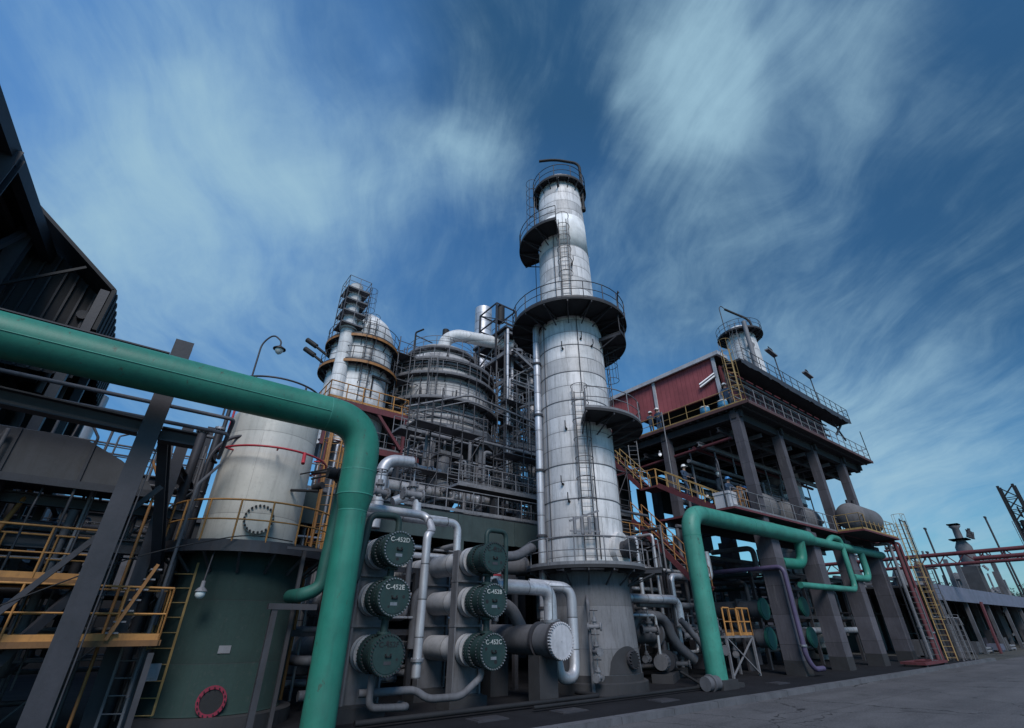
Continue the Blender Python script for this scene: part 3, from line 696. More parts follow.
# red spray ring and black hoop on top
rr = MB().arc((0, 0, 0), 1.5, 6.2, 190, 400, .03, 30, 8)
for a in (205, 262, 320): rr.cyl((1.5 * math.cos(R(a)), 1.5 * math.sin(R(a)), 6.2), (1.25 * math.cos(R(a)), 1.25 * math.sin(R(a)), 6.2), .025, n=6)
rr.cyl((1.5 * math.cos(R(202)), 1.5 * math.sin(R(202)), 6.2), (1.5 * math.cos(R(202)), 1.5 * math.sin(R(202)), 7.6), .03, n=8)
rr.cyl((1.5 * math.cos(R(290)), 1.5 * math.sin(R(290)), 6.2), (1.7 * math.cos(R(286)), 1.7 * math.sin(R(286)), 5.85), .05, n=8)
part('spray_ring', rr, 'redbright', tk, local=True)
part('spray_ring', MB().arc((0, 0, 0), 1.54, 6.12, 150, 200, .04, 10, 8), 'black', tk, local=True)
top = MB().arc((-.3, .25, 0), 1.3, 8.4, 150, 370, .03, 30, 8)
for i in range(4): a = R(165 + 65 * i); top.cyl((-.3 + 1.3 * math.cos(a), .25 + 1.3 * math.sin(a), 7.4), (-.3 + 1.3 * math.cos(a), .25 + 1.3 * math.sin(a), 8.4), .03, n=6)
part('top_handrail', top, 'steel', tk, local=True)
nz = MB().tube([(1.1, .5, 5.9), (2.1, .9, 5.95), (2.9, 1.2, 5.9)], .05, 8); nz.tube([(1.45, .2, 5.6), (2.2, .3, 5.7)], .03, 8); nz.tube([(1.1, .1, 5.75), (2.1, .35, 5.9)], .022, 8); nz.tube([(1.1, -.1, 5.25), (1.9, .1, 5.2)], .04, 8)
nz.cyl((1.7, .1, 5.3), (2.0, .1, 5.35), .1, n=8)
part('nozzle', nz.xf(Matrix.Rotation(R(-60), 4, 'Z')), 'black', tk, local=True)
# caged orange ladders behind the tank on the right
for i, (x, y, z0, z1, l) in enumerate(((4.7, 16.2, 3.8, 8.2, 'orange caged ladder behind the cream tank near the green bend'), (5.6, 17.4, 4.2, 8.6, 'taller orange ladder further behind the cream tank'))):
    straight_ladder('caged_ladder', l, x, y, z0, z1, 235, 'orange', True)
for i, (x, y, c_) in enumerate(((4.4, 15.7, 'orangedk'), (4.9, 16.6, 'silverz'), (5.2, 16.2, 'redsteel'), (4.6, 17.4, 'silverz'), (5.9, 16.8, 'orangedk'))):
    pipe(['thin orange upright behind the cream tank', 'thin silver upright between the ladders behind the cream tank', 'thin red upright pipe behind the cream tank', 'thin silver pipe furthest behind the cream tank', 'thin orange upright next to the big green bend'][i],
         [(x, y, .1), (x, y, 8.0 - .3 * i), (x + .5, y + .3, 8.0 - .3 * i)], .045, c_, n=8)
# globe lamp on the tank bracket
def globe_lamp(loc, label, s_=1., pole=None, group=None, lit=False):
    t = thing('globe_lamp', label, 'lamp', loc, group)
    part('lamp_globe', MB().lathe((0, 0, 0), [(.01, -.14), (.07, -.13), (.115, -.07), (.12, 0), (.09, .06)], 16), 'lit' if lit else 'globe', t, local=True)
    part('lamp_cap', MB().lathe((0, 0, 0), [(.15, .03), (.12, .08), (.05, .14), (.045, .28), (.01, .29)], 16), 'grate', t, local=True)
    t.scale = (s_,) * 3; return t
globe_lamp((1.58, 13.25, 2.62), 'glass globe lamp hanging from the tank platform over green paint', .85)
part('hanger', MB().tube([(1.58, 13.25, 2.85), (1.64, 13.45, 3.5)], .02, 6), 'steel', [o for o in COL.objects if o.name == 'globe_lamp'][0]).scale = (1/.85,)*3

# ------------------------------------------------------------------ 5. left steelwork
def frame_thing(name, label, cat, segs, mat, ib=True, extra=None):
    t = thing(name, label, cat, segs[0][1]); 
    for (nm, p, q, w, h) in segs:
        mb = MB(); (mb.ibeam if ib else mb.bar)(p, q, w, h)
        part(nm, mb, mat, t)
    return t
frame_thing('post_and_beams', 'near charcoal steel post with long beams crossing behind the big green pipe', 'steel frame', [
    ('column', (-.35, 12.1, 0), (-.35, 12.1, 7.75), .36, .36),
    ('beam', (-8, 12.25, 7.42), (-.55, 12.25, 7.42), .2, .12), ('beam', (-8, 12.2, 5.95), (-.54, 12.2, 5.66), .3, .32),
    ('beam', (-.16, 12.25, 5.6), (.5, 12.25, 5.6), .3, .3),
    ('brace', (-.1, 12.5, 5.8), (.75, 14.6, 3.0), .2, .2)], 'steelnear')
frame_thing('post_and_beams', 'second charcoal steel post behind the near one with short cross beams', 'steel frame', [
    ('column', (.45, 14.6, 0), (.35, 14.6, 6.6), .26, .26), ('column', (1.0, 17.0, 0), (1.0, 17.0, 7.5), .2, .2),
    ('beam', (-6, 14.8, 3.6), (1.0, 14.8, 3.6), .2, .3), ('beam', (-6, 14.9, 4.45), (1.0, 14.9, 4.45), .2, .24), ('beam', (-6, 17.0, 5.6), (1.4, 17.0, 5.6), .2, .3), ('beam', (.42, 14.7, 5.5), (1.0, 17, 5.5), .2, .24)], 'steelnear')
nf = [o for o in COL.objects if o.name == 'post_and_beams'][0]
part('base_plate', MB().box(-.7, 0, 11.75, 12.45, .02, .06), 'steel', nf)
pipe('thin electrical conduit clipped up the near steel post', [(-.12, 11.95, 0), (-.12, 11.95, 5.2), (-.12, 12.2, 5.35)], .016, 'steel', n=6)
# grey duct
v = [(-8, 5.62), (-2.0, 5.72), (-1.45, 5.7), (-.7, 5.36), (-.05, 4.95), (.1, 4.75), (-8, 4.75)]
mb = MB(); n = len(v); ys = (14.0, 15.6)
mb.add([(a, y, b_) for y in ys for a, b_ in v], [tuple(range(n)), tuple(range(2 * n - 1, n - 1, -1))] + [(i, i + n, (i + 1) % n + n, (i + 1) % n) for i in range(n)])
o = solo('duct', mb, 'ductgrey', 'wide dark grey sheet metal duct with a tapered end at left', 'duct')
part('duct_rib', MB().box(-2.6, -2.54, 13.96, 14.0, 4.76, 5.72).box(-1.32, -1.26, 13.96, 14.0, 4.76, 5.7).box(-8, .15, 13.9, 14.0, 4.6, 4.76), 'steelnear', o)
# sloping bars
for p, q, w, l in (((-2.2, 12.6, 1.0), (.2, 12.6, 4.6), .1, 'thin diagonal bar left of the near steel post'), ((-1.9, 12.9, .2), (-.2, 13.6, 3.2), .16, 'thicker dark diagonal strut crossing the orange rails at left')):
    solo('diagonal_strut', MB().bar(p, q, w, w), 'steelnear', l, 'strut')
# orange railed walkways, left
def walkway(label, x0, x1, y0, y1, z, mat_rail='orange', mat_fascia='brown', sides='f', deck='under', rails=.95, name='walkway', sp=.8, legs=False, group=None, toe=True, fh=.08):
    t = thing(name, label, 'walkway', (x0, y0, z - .2), group)
    part('deck', MB().box(x0, x1, y0, y1, z - .06, z), deck, t)
    fs = MB().box(x0, x1, y0 - .05, y0 - .002, z - fh, z + .02).box(x0, x1, y1 + .002, y1 + .05, z - fh, z + .02)
    fs.box(x0 - .05, x0 - .002, y0, y1, z - fh, z + .02).box(x1 + .002, x1 + .05, y0, y1, z - fh, z + .02)
    part('edge_beam', fs, mat_fascia, t)
    P_ = {'f': [(x0, y0, z), (x1, y0, z)], 'b': [(x0, y1, z), (x1, y1, z)], 'l': [(x0, y0, z), (x0, y1, z)], 'r': [(x1, y0, z), (x1, y1, z)]}
    for s_ in sides: part('handrail', rail_mb(P_[s_], rails, sp, toe=toe), mat_rail, t)
    if legs:
        lg = [MB().bar((a, b_, 0), (a, b_, z - .2), .1) for a in (x0 + .05, x1 - .05) for b_ in (y0 + .05, y1 - .05)]
        for q in lg: part('leg', q, 'steel', t)
    return t
walkway('low orange railed walkway at the left behind the steel post', -3.6, 1.05, 12.9, 14.2, 1.72, sides='fbr', legs=True)
walkway('upper orange railed walkway at the far left edge', -3.8, -.4, 13.2, 14.6, 2.75, sides='fbr', mat_rail='orange')
t = thing('stair_flight', 'short orange sided stair right of the near steel post', 'stairs', (.3, 13.2, 1.7))
s_ = MB().bar((.2, 12.8, 1.75), (.62, 12.8, 3.1), .035, .06).bar((.2, 13.4, 1.75), (.62, 13.4, 3.1), .035, .06)
part('stringer', s_, 'orangedk', t)
s_ = MB()
for i in range(7): s_.box(.16 + i * .06, .36 + i * .06, 12.82, 13.38, 1.85 + i * .19, 1.88 + i * .19)
part('tread', s_, 'grate', t)
straight_ladder('ladder', 'dark ladder leaning in the gloom at lower left', .75, 14.0, 0, 1.6, 240, 'grate')
solo('junction_box', MB().box(1.05, 1.3, 13.6, 13.7, 1.0, 1.3).box(1.1, 1.25, 13.58, 13.6, 1.05, 1.2), 'grate', 'pale junction box beside the tank ladder', 'junction box')

# upper left plant building: open dark roof on trusses
tb = thing('plant_building', 'dark open sided plant building with a sloping roof at top left', 'building', (-6, 16, 0))
rf = MB()
e0, e1 = Vector((-5.47, 8.0, 11.75)), Vector((-3.99, 22.0, 11.75))
def slab(mb, a, b_, c_, d_, t):
    a, b_, c_, d_ = map(Vector, (a, b_, c_, d_)); n_ = (b_ - a).cross(d_ - a).normalized() * t
    return mb.add([a, b_, c_, d_, a + n_, b_ + n_, c_ + n_, d_ + n_], [(0, 1, 2, 3), (7, 6, 5, 4), (0, 4, 5, 1), (1, 5, 6, 2), (2, 6, 7, 3), (3, 7, 4, 0)])
slab(rf, e0, e1, e1 + Vector((-12, 0, 3)), e0 + Vector((-12, 0, 3)), .12)
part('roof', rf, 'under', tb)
part('eaves_beam', MB().bar(e0, e1, .25, .38).bar(e0 + Vector((-.7, 0, -.1)), e1 + Vector((-.7, 0, -.1)), .12, .14).bar(e0 + Vector((-1.4, 0, .1)), e1 + Vector((-1.4, 0, .1)), .12, .14), 'steelnear', tb)
part('gutter_pipe', MB().tube([e0 + Vector((-1.3, 5, -.3)), e0 + Vector((-.3, 6.2, -.3)), e0 + Vector((-.1, 6.6, -.5))], .07, 8), 'steel', tb)
for i in range(7):
    y = 10.5 + i * 2.1
    part('purlin', MB().bar((-16, y, 14.5), (-5.35 + .1 * i, y, 11.85), .1, .16), 'steelnear', tb)
for i in range(9):
    o_ = Vector((-.55 - .75 * i, 0, -.12 + .19 * i)); part('roof_rail', MB().bar(e0 + o_, e1 + o_, .1 + .08 * (i % 3), .16), 'steelnear', tb)
for i in range(4):
    y = 13 + i * 3.2; part('column', MB().ibeam((-4.9 - .15 * i * 0, y, 0), (-4.9, y, 11.8), .35, .35), 'steelnear', tb)
    part('diagonal_brace', MB().bar((-5.0, y, 7.5), (-4.9, y + 3, 11.6), .14).bar((-5, y + 3, 7.5), (-4.95, y, 11.6), .14), 'steelnear', tb)
for z in (7.2, 9.2): part('side_beam', MB().ibeam((-4.9, 11, z), (-4.75, 24, z), .25, .35), 'steelnear', tb)
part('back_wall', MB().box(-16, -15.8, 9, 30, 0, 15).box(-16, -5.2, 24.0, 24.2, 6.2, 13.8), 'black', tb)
part('wide_strut', MB().bar((-6.3, 12.5, 10.2), (-5.0, 18.5, 9.2), .4, .2), 'steelnear', tb)
part('lower_ceiling', MB().box(-16, -5.15, 9, 24, 10.9, 11.0), 'under', tb)
# gabled end bay
eb = thing('plant_building', 'dark gabled bay with corrugated edge beyond the upper left roof', 'building', (-3.5, 17, 0))
g0 = Vector((-6.0, 16, 13.5)); g1 = Vector((-2.55, 16, 10.75))
mb = MB(); slab(mb, g0, g0 + Vector((0, 7, 0)), g1 + Vector((0, 7, 0)), g1, .1); part('roof', mb, 'under', eb)
mb = MB()
for i in range(12):
    p = g0.lerp(g1, i / 11.); mb.bar(p + Vector((0, .02, -.06)), p + Vector((0, 7, -.06)), .05, .1)
part('roof_rib', mb, 'steel', eb)
mb = MB()
for i in range(26): mb.box(-2.62, -2.52 + .03 * (i % 2), 16.0 + .27 * i, 16.25 + .27 * i, 9.3, 10.72)
part('side_cladding', mb, 'black', eb)
for i, y in enumerate((16.1, 19.5, 22.9)):
    part('column', MB().bar((-2.75, y, 0), (-2.75, y, 10.6), .22), 'steelnear', eb)
    part('truss', MB().bar((-6, y, 9.2), (-2.8, y, 9.2), .1).bar((-5.5, y, 9.2), (-3.4, y, 11.2), .07), 'black', eb)
part('gable_panel', MB().add([(-6.0, 17.2, 8.2), (-2.7, 17.2, 8.2), (-2.7, 17.2, 10.7), (-6.0, 17.2, 13.3)], [(0, 1, 2, 3)]), 'under', eb)
mb = MB()
for k in range(12): mb.bar((-5.9 + .28 * k, 17.14, 8.2), (-5.9 + .28 * k, 17.14, 13.2 - .22 * k), .05)
part('panel_rib', mb, 'steelnear', eb)
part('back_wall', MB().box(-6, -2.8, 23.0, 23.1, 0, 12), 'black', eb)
# gooseneck lamp behind the tank
def gooseneck(x, y, z0, z1, reach, ang, label, s_=1.0, r=.045):
    t = thing('street_lamp', label, 'lamp', (x, y, z0)); d = Vector((math.cos(R(ang)), math.sin(R(ang)), 0))
    p = Vector((x, y, z0)); H = Vector((0, 0, z1 - z0))
    part('pole', MB().tube([p, p + H, p + H + d * reach * .5 + Vector((0, 0, reach * .55)), p + H + d * reach + Vector((0, 0, .1)), p + H + d * reach + Vector((0, 0, -.25))], r, 8, bend=reach * .45), 'steel', t)
    q = p + H + d * reach + Vector((0, 0, -.3))
    part('lamp_shade', MB().lathe(q, [(.04 * s_, .15), (.1 * s_, .08), (.3 * s_, -.08), (.3 * s_, -.12)], 16), 'steel', t)
    part('lamp_globe', MB().lathe(q, [(.2 * s_, -.1), (.2 * s_, -.22), (.12 * s_, -.36), (.01, -.4 * s_)], 14), 'globe', t); return t
gooseneck(2.55, 25.85, 0, 15.6, 1.05, -38, 'tall gooseneck lamp above the cream tank against the sky', 1.1, .045)
pipe('slanting pole left of the cream tank against the sky', [(1.3, 16.6, 0), (1.3, 16.6, 8.6)], .06, 'steel')
pipe('upright dark pipe with a capped top left of the cream tank', [(.75, 15.6, 0), (.75, 15.6, 6.9)], .12, 'steelnear', [((.75, 15.6, 6.9), (0, 0, 1))])
pipe('second upright dark pipe with a capped top by the cream tank', [(1.15, 15.7, 0), (1.15, 15.7, 7.1)], .1, 'steelnear', [((1.15, 15.7, 7.1), (0, 0, 1))])
pipe('slender pipe curving over beside the cream tank shoulder', [(1.0, 14.2, 2.0), (1.0, 14.4, 6.0), (1.4, 14.5, 6.6), (2.0, 14.2, 6.6)], .05, 'steelnear', n=8, bend=.5)

# ------------------------------------------------------------------ 6. white tower with square stack platforms (left of centre)
wt = thing('process_tower', 'white banded tower with a ladder stack and square landings on top', 'column', (8.6, 27.5, 0))
part('shell', MB().lathe((0, 0, 0), [(1.95, 11), (1.95, 18.7), (1.9, 19.0), (1.5, 19.9), (.9, 20.5), (.01, 20.7)], 44), 'white_clad', wt, local=True)
part('lower_shell', MB().lathe((0, 0, 0), [(1.3, 0), (1.3, 10.3), (1.95, 11)], 36), 'dull', wt, local=True)
for z, r1, a0, a1 in ((18.0, 2.3, 0, 360), (16.1, 2.42, 0, 360)):
    ring_platform(wt, z, 1.96, r1, a0, a1)
part('platform_edge', MB().ring((0, 0, 0), 2.335, 2.36, 17.83, 18.0).ring((0, 0, 0), 2.455, 2.48, 15.93, 16.1), 'orangedk', wt, local=True)
# side riser tube
sd = Vector((math.cos(R(222)), math.sin(R(222)), 0)) * 2.15
part('riser', MB().cyl(sd + Vector((0, 0, 11.0)), sd + Vector((0, 0, 18.3)), .42, n=24).cyl(sd + Vector((0, 0, 18.3)), sd + Vector((0, 0, 18.7)), .55, n=24).cyl(sd + Vector((0, 0, 18.7)), sd + Vector((0, 0, 21.8)), .42, n=24), 'white_clad', wt, local=True)
for i, z in enumerate((18.5, 19.4, 20.3, 21.2)):
    c_ = sd; hw = .72
    d_ = part('landing', MB().box(c_.x - hw, c_.x + hw, c_.y - hw, c_.y + hw, z - .1, z), 'mid', wt, local=True)
    part('handrail', rail_mb([(c_.x - hw, c_.y - hw, z), (c_.x + hw, c_.y - hw, z), (c_.x + hw, c_.y + hw, z), (c_.x - hw, c_.y + hw, z), (c_.x - hw, c_.y - hw, z)], .8, .72, .02, False), 'grate', d_, local=True)
mb = MB()
for a in (-1, 1):
    for b_ in (-1, 1): mb.bar((sd.x + a * .72, sd.y + b_ * .72, 17.9), (sd.x + a * .72, sd.y + b_ * .72, 21.2), .045)
for k in range(4): mb.bar((sd.x + .72, sd.y - .72, 18 + k * .8), (sd.x + .72, sd.y + .72, 18.8 + k * .8), .05)
part('stack_frame', mb, 'steel', wt, local=True)
ladder_at(wt, 0, 0, 18.1, 22.0, c=(sd.x + .95, sd.y - .1))
ladder_at(wt, 262, 2.1, 12.5, 19.5, c=(0, 0))
# side nozzles at left
mb = MB()
for k, z in enumerate((18.3, 17.6)):
    mb.cyl((-1.5, 1.2, z - .9), (-2.7, 2.1, z + .3), .09, n=8); mb.cyl((-2.5, 2.0, z + .15), (-3.1, 2.4, z + .65), .17, n=10)
part('burner_arm', mb, 'black', wt, local=True)
mb = MB().bar((.3, -1.98, 14.0), (.3, -1.98, 15.4), .08).bar((1.3, -1.75, 14.0), (1.3, -1.75, 15.4), .08).bar((.2, -2.05, 15.4), (1.5, -1.8, 15.4), .12)
part('panel_bracket', mb, 'black', wt, local=True)
# base frame with red braces
t = thing('support_platform', 'red braced platform under the white banded tower', 'platform', (8.6, 27.5, 10.4))
part('deck', MB().box(6.4, 11.2, 25.0, 29.7, 13.0, 13.2), 'under', t)
part('handrail', rail_mb([(6.4, 29.7, 13.2), (6.4, 25, 13.2), (11.2, 25, 13.2), (11.2, 29.7, 13.2)], 1.0, .9, .035), 'orange', t)
for p, q in (((8.0, 25, 13.0), (9.0, 25, 11.4)), ((11.1, 25, 13.0), (11.1, 25, 10.4)), ((9.2, 25, 13.0), (11.0, 25, 11.0)), ((6.5, 25, 13.0), (6.5, 25, 10.4)), ((11.1, 25, 10.9), (11.1, 29, 12.8))):
    part('brace', MB().bar(p, q, .16), 'redsteel', t)
part('edge_beam', MB().box(6.35, 11.25, 24.9, 24.98, 12.8, 13.15).box(9.0, 12.2, 24.85, 24.95, 10.4, 10.65), 'redsteel', t)
for x, y in ((6.7, 25.3), (11, 25.3), (6.7, 29.4), (11, 29.4)): part('leg', MB().bar((x, y, 0), (x, y, 13.0), .28), 'steel', t)
walkway('red edged lower landing under the white banded tower', 9.3, 12.2, 25.1, 28, 10.8, 'grate', 'redsteel', 'fr')

# ------------------------------------------------------------------ 7. wide banded vessel with stepped ring platforms
vx, vy = 15.2, 28.8
wv = thing('reactor_vessel', 'wide squat grey vessel ringed by stepped walkways in the centre background', 'vessel', (vx, vy, 0))
part('shell', MB().lathe((0, 0, 0), [(3.85, 13.0), (3.95, 16.4), (3.9, 17.0), (3.55, 18.1), (2.8, 19.3), (2.35, 19.6), (2.35, 20.3), (1.6, 20.7), (.01, 20.9)], 64), 'vessel', wv, local=True)
part('lower_cone', MB().lathe((0, 0, 0), [(1.4, 8.6), (3.55, 12.9), (3.55, 13.2)], 48), 'dull', wv, local=True)
for z, r0, r1 in ((19.9, 2.3, 2.72), (18.1, 3.5, 4.2), (16.9, 3.85, 4.4), (15.0, 3.9, 4.55)):
    ring_platform(wv, z, r0, r1, 0, 360, 'grate' if z < 20 else 'steel', 'mid', h=.9)
mb = MB()
for z in (13.3, 13.8, 14.2, 14.6, 16.4, 17.8): mb.ring((0, 0, 0), 3.86, 3.98, z, z + .12, n=60)
part('stiffening_ring', mb, 'grate', wv, local=True)
for a in (200, 222, 248, 275): manway(wv, a, 3.65, 14.95, .28, .25, 'grate', 'steel')
duct = MB().tube([(-.1, -.3, 20.3), (.0, -.4, 21.9), (.7, -.9, 22.4), (4.6, -3.4, 21.6)], .5, 22, bend=.8)
part('overhead_duct', duct, 'white_clad', wv, local=True)
part('duct_valve', MB().cyl((.0, -.4, 22.2), (.0, -.4, 22.85), .26, n=12).bar((0, -.4, 22.8), (4.4, -3.2, 22.3), .05), 'black', wv, local=True)
mb = MB().tube([(-2.6, -.6, 19.9), (-2.7, -.7, 21.4), (-2.3, -1.2, 21.6)], .07, 8); mb.bar((-2.6, -.6, 21.2), (-1.7, -1.6, 20.4), .07)
part('davit', mb, 'black', wv, local=True)
ladder_at(wv, 236, 4.2, 13.0, 18.4, 'grate', True)
jr = random.Random(31); mb = MB()
for k in range(26):
    a = R(150 + k * 7.5); rr_ = 4.05 + jr.uniform(0, .4); z0 = jr.uniform(12.8, 15); z1 = jr.uniform(15.5, 18.5)
    mb.cyl((rr_ * math.cos(a), rr_ * math.sin(a), z0), (rr_ * math.cos(a), rr_ * math.sin(a), z1), .03, n=6)
part('small_piping', mb, 'steel', wv, local=True)
mb = MB()
for k in range(16):
    a = R(160 + k * 11); z = 15.3 + (k % 3) * 1.5; c_, s_ = math.cos(a), math.sin(a); mb.cyl((3.7 * c_, 3.7 * s_, z), (4.15 * c_, 4.15 * s_, z), .1, n=8); mb.cyl((4.15 * c_, 4.15 * s_, z), (4.15 * c_, 4.15 * s_, z + .5), .05, n=6)
part('small_nozzle', mb, 'steel', wv, local=True)
# octagonal table under the vessel
tt = thing('support_structure', 'eight sided steel table with legs carrying the wide grey vessel', 'support', (vx, vy, 0))
oc = [(5.0 * math.cos(R(a)), 5.0 * math.sin(R(a))) for a in range(15, 375, 45)]
mb = MB(); mb.lathe((vx, vy, 0), [(2.2, 12.2), (5.0, 12.2), (5.0, 12.95), (2.2, 12.95)], 8, 15, 375, smooth=False)
part('ring_beam', mb, 'mid', tt)
mb = MB()
for i in range(8):
    a, b_ = oc[i], oc[(i + 1) % 8]
    r_ = rail_mb([(vx + a[0], vy + a[1], 12.96), (vx + b_[0], vy + b_[1], 12.96)], .95, 1.0, .03)
    mb.add(r_.v, r_.f)
part('handrail', mb, 'grate', tt)
for i, a in enumerate(range(15, 375, 45)):
    p = (vx + 4.4 * math.cos(R(a)), vy + 4.4 * math.sin(R(a)))
    part('leg', MB().ibeam((*p, 6.2), (*p, 12.2), .4, .4, .06), 'grate', tt)
    a2 = a + 45; q = (vx + 4.4 * math.cos(R(a2)), vy + 4.4 * math.sin(R(a2)))
    if i % 2: part('brace', MB().bar((*p, 6.4), ((p[0] + q[0]) / 2, (p[1] + q[1]) / 2, 9.2), .1).bar((*q, 6.4), ((p[0] + q[0]) / 2, (p[1] + q[1]) / 2, 9.2), .1), 'grate', tt)
    part('tie_beam', MB().bar((*p, 9.3), (*q, 9.3), .16, .22), 'grate', tt)
# table top deck, slab added to darken what lies below, with green-grey girder
dkt = thing('table_deck', 'long dark deck added for shade, with a green grey girder edge behind the exchangers', 'deck', (4, 18, 5.3))
part('slab', MB().box(3.2, 25.5, 17.05, 34, 5.85, 6.05), 'under', dkt)
part('girder', MB().box(3.2, 25.5, 16.9, 17.03, 4.95, 5.95), 'girder', dkt)
part('girder_rib', MB().box(10.3, 10.6, 16.86, 16.9, 4.0, 5.95).box(13.2, 13.35, 16.86, 16.9, 4.96, 5.94), 'girder', dkt)
part('handrail', rail_mb([(3.2, 17.0, 6.06), (25.5, 17.0, 6.06)], .9, 1.3, .025), 'grate', dkt)
for x in (4, 10.4, 16.5, 24.5):
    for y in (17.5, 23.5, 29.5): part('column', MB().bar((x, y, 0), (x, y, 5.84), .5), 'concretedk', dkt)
for y in (19, 21, 25, 28): part('cross_beam', MB().ibeam((3.4, y, 5.6), (25.3, y, 5.6), .3, .4), 'steel', dkt)

# equipment on the deck below the vessel
mb = MB().lathe((12.6, 22.6, 0), [(.01, 10.3), (.35, 10.2), (.35, 9.4), (.9, 8.2), (.9, 8.0), (.35, 7.9), (.35, 6.1)], 24)
o = solo('cyclone_pot', mb, 'grate', 'pale conical hopper pot on the deck beneath the wide vessel', 'vessel')
part('ring_guard', rail_mb([(12.6 + 1.1 * math.cos(R(a)), 22.6 + 1.1 * math.sin(R(a)), 7.9) for a in range(0, 361, 40)], .5, .5, .03, False), 'grate', o)
walkway('pale railed landing above the conical hopper pot', 12.2, 13.6, 22.3, 23.2, 10.4, 'grate', 'grate', 'fblr')
for i, (x, y, z, l, ax) in enumerate(((9.2, 22, 8.0, 6.5, 'X'), (14.5, 21, 8.3, 5, 'X'), (10, 24, 9.4, 4, 'X'), (16.5, 24, 9.9, 4.5, 'X'), (9.2, 22.2, 9.2, 3, 'X'))):
    mb = MB().cyl((x, y, z), (x + l, y, z), .32 - .03 * i, n=20)
    for k in range(3): mb.cyl((x + l * (.2 + .3 * k), y, z), (x + l * (.2 + .3 * k) + .1, y, z), .40 - .03 * i, n=20)
    o = solo('horizontal_drum', mb, 'silver' if i % 2 == 0 else 'grate', ['left pale drum on the deck under the wide vessel', 'pale drum right of the conical hopper pot', 'upper drum in shade under the vessel table', 'highest drum at the right under the vessel table', 'short drum stacked over the left pale drum'][i], 'drum')
    for q in (x + .4, x + l - .6): part('saddle', MB().box(q, q + .15, y - .25, y + .25, 6.06, z - .2), 'steel', o)

# ------------------------------------------------------------------ 8. open steel frame tower with stairs (between vessel and column)
ft = thing('steel_tower', 'open steel frame tower full of stairs left of the tallest column', 'steel tower', (20, 27, 0))
X0, X1, Y0, Y1 = 18.5, 24.6, 24.6, 29.0
for x in (X0, (X0 + X1) / 2, X1):
    for y in (Y0, Y1): part('column', MB().ibeam((x, y, 0), (x, y, 22.2), .28, .28, .04), 'grate', ft)
lv = [8.2, 10.6, 13.0, 15.4, 17.8, 20.2, 22.1]
for i, z in enumerate(lv):
    mb = MB().bar((X0, Y0, z), (X1, Y0, z), .14, .22).bar((X0, Y1, z), (X1, Y1, z), .14, .22).bar((X0, Y0, z), (X0, Y1, z), .14, .22).bar((X1, Y0, z), (X1, Y1, z), .14, .22).bar(((X0 + X1) / 2, Y0, z), ((X0 + X1) / 2, Y1, z), .12, .18)
    part('floor_beam', mb, 'grate', ft)
    if i % 1 == 0:
        a = (X0, X1) if i % 2 else (X0 + 1.4, X1)
        part('floor_grating', MB().box(a[0], a[1], Y0 + .1, Y0 + 2.0 + (i % 3), z + .12, z + .16), 'steel', ft)
        part('handrail', rail_mb([(X0, Y0 + 2, z + .16), (X0, Y0, z + .16), (X1, Y0, z + .16), (X1, Y1, z + .16)], .95, 1.1, .03), 'grate', ft)
for i in range(len(lv) - 1):
    z, z2 = lv[i], lv[i + 1]; xa, xb = (X0 + .3, X1 - .9) if i % 2 else (X1 - .9, X0 + .3)
    mb = MB()
    for y in (Y0 - .5, Y0 + .25): mb.bar((xa, y, z + .1), (xb, y, z2 + .1), .05, .22)
    for k in range(11): p = Vector((xa, Y0 - .5, z + .1)).lerp(Vector((xb, Y0 - .5, z2 + .1)), (k + .5) / 11); mb.box(p.x - .13, p.x + .13, Y0 - .48, Y0 + .23, p.z - .02, p.z + .02)
    st_ = part('stair_flight', mb, 'grate', ft)
    part('handrail', rail_mb([(xa, Y0 - .5, z + .1), (xb, Y0 - .5, z2 + .1)], .95, .9, .028, False), 'grate', st_)
    if i % 2 == 0: part('brace', MB().bar((X0, Y0, z), ((X0 + X1) / 2, Y0, z2), .09).bar((X1, Y0, z), (X1, Y1, z2), .09).bar((X0, Y0, z), (X0, Y1, z2), .09), 'grate', ft)
    else: part('brace', MB().bar(((X0 + X1) / 2, Y0, z2), (X1, Y0, z), .09).bar((X0, Y1, z), (X0, Y0, z2), .09), 'grate', ft)
# top cage with hoist
mb = MB(); hx, hy, hz = 18.2, 25.6, 22.3
for a in (0, 2.0):
    for b_ in (0, 2.4): mb.bar((hx + a, hy + b_, 20.2), (hx + a, hy + b_, hz + 3.0), .13)
for z in (hz, hz + 1.4, hz + 3.0): mb.bar((hx, hy, z), (hx + 2, hy, z), .1).bar((hx, hy + 2.4, z), (hx + 2, hy + 2.4, z), .1).bar((hx, hy, z), (hx, hy + 2.4, z), .1).bar((hx + 2, hy, z), (hx + 2, hy + 2.4, z), .1)
mb.bar((hx, hy, hz), (hx + 2, hy, hz + 1.4), .07).bar((hx, hy, hz + 1.4), (hx, hy + 2.4, hz + 3), .07)
part('top_cage', mb, 'steel', ft)
part('hoist', MB().cyl((hx + .6, hy + .3, hz + 1.5), (hx + .6, hy + .3, hz + 3.0), .36, n=14), 'black', ft)
part('top_deck', MB().box(X0 - .3, X1, Y0 - .2, Y1, 22.3, 22.45), 'steel', ft)
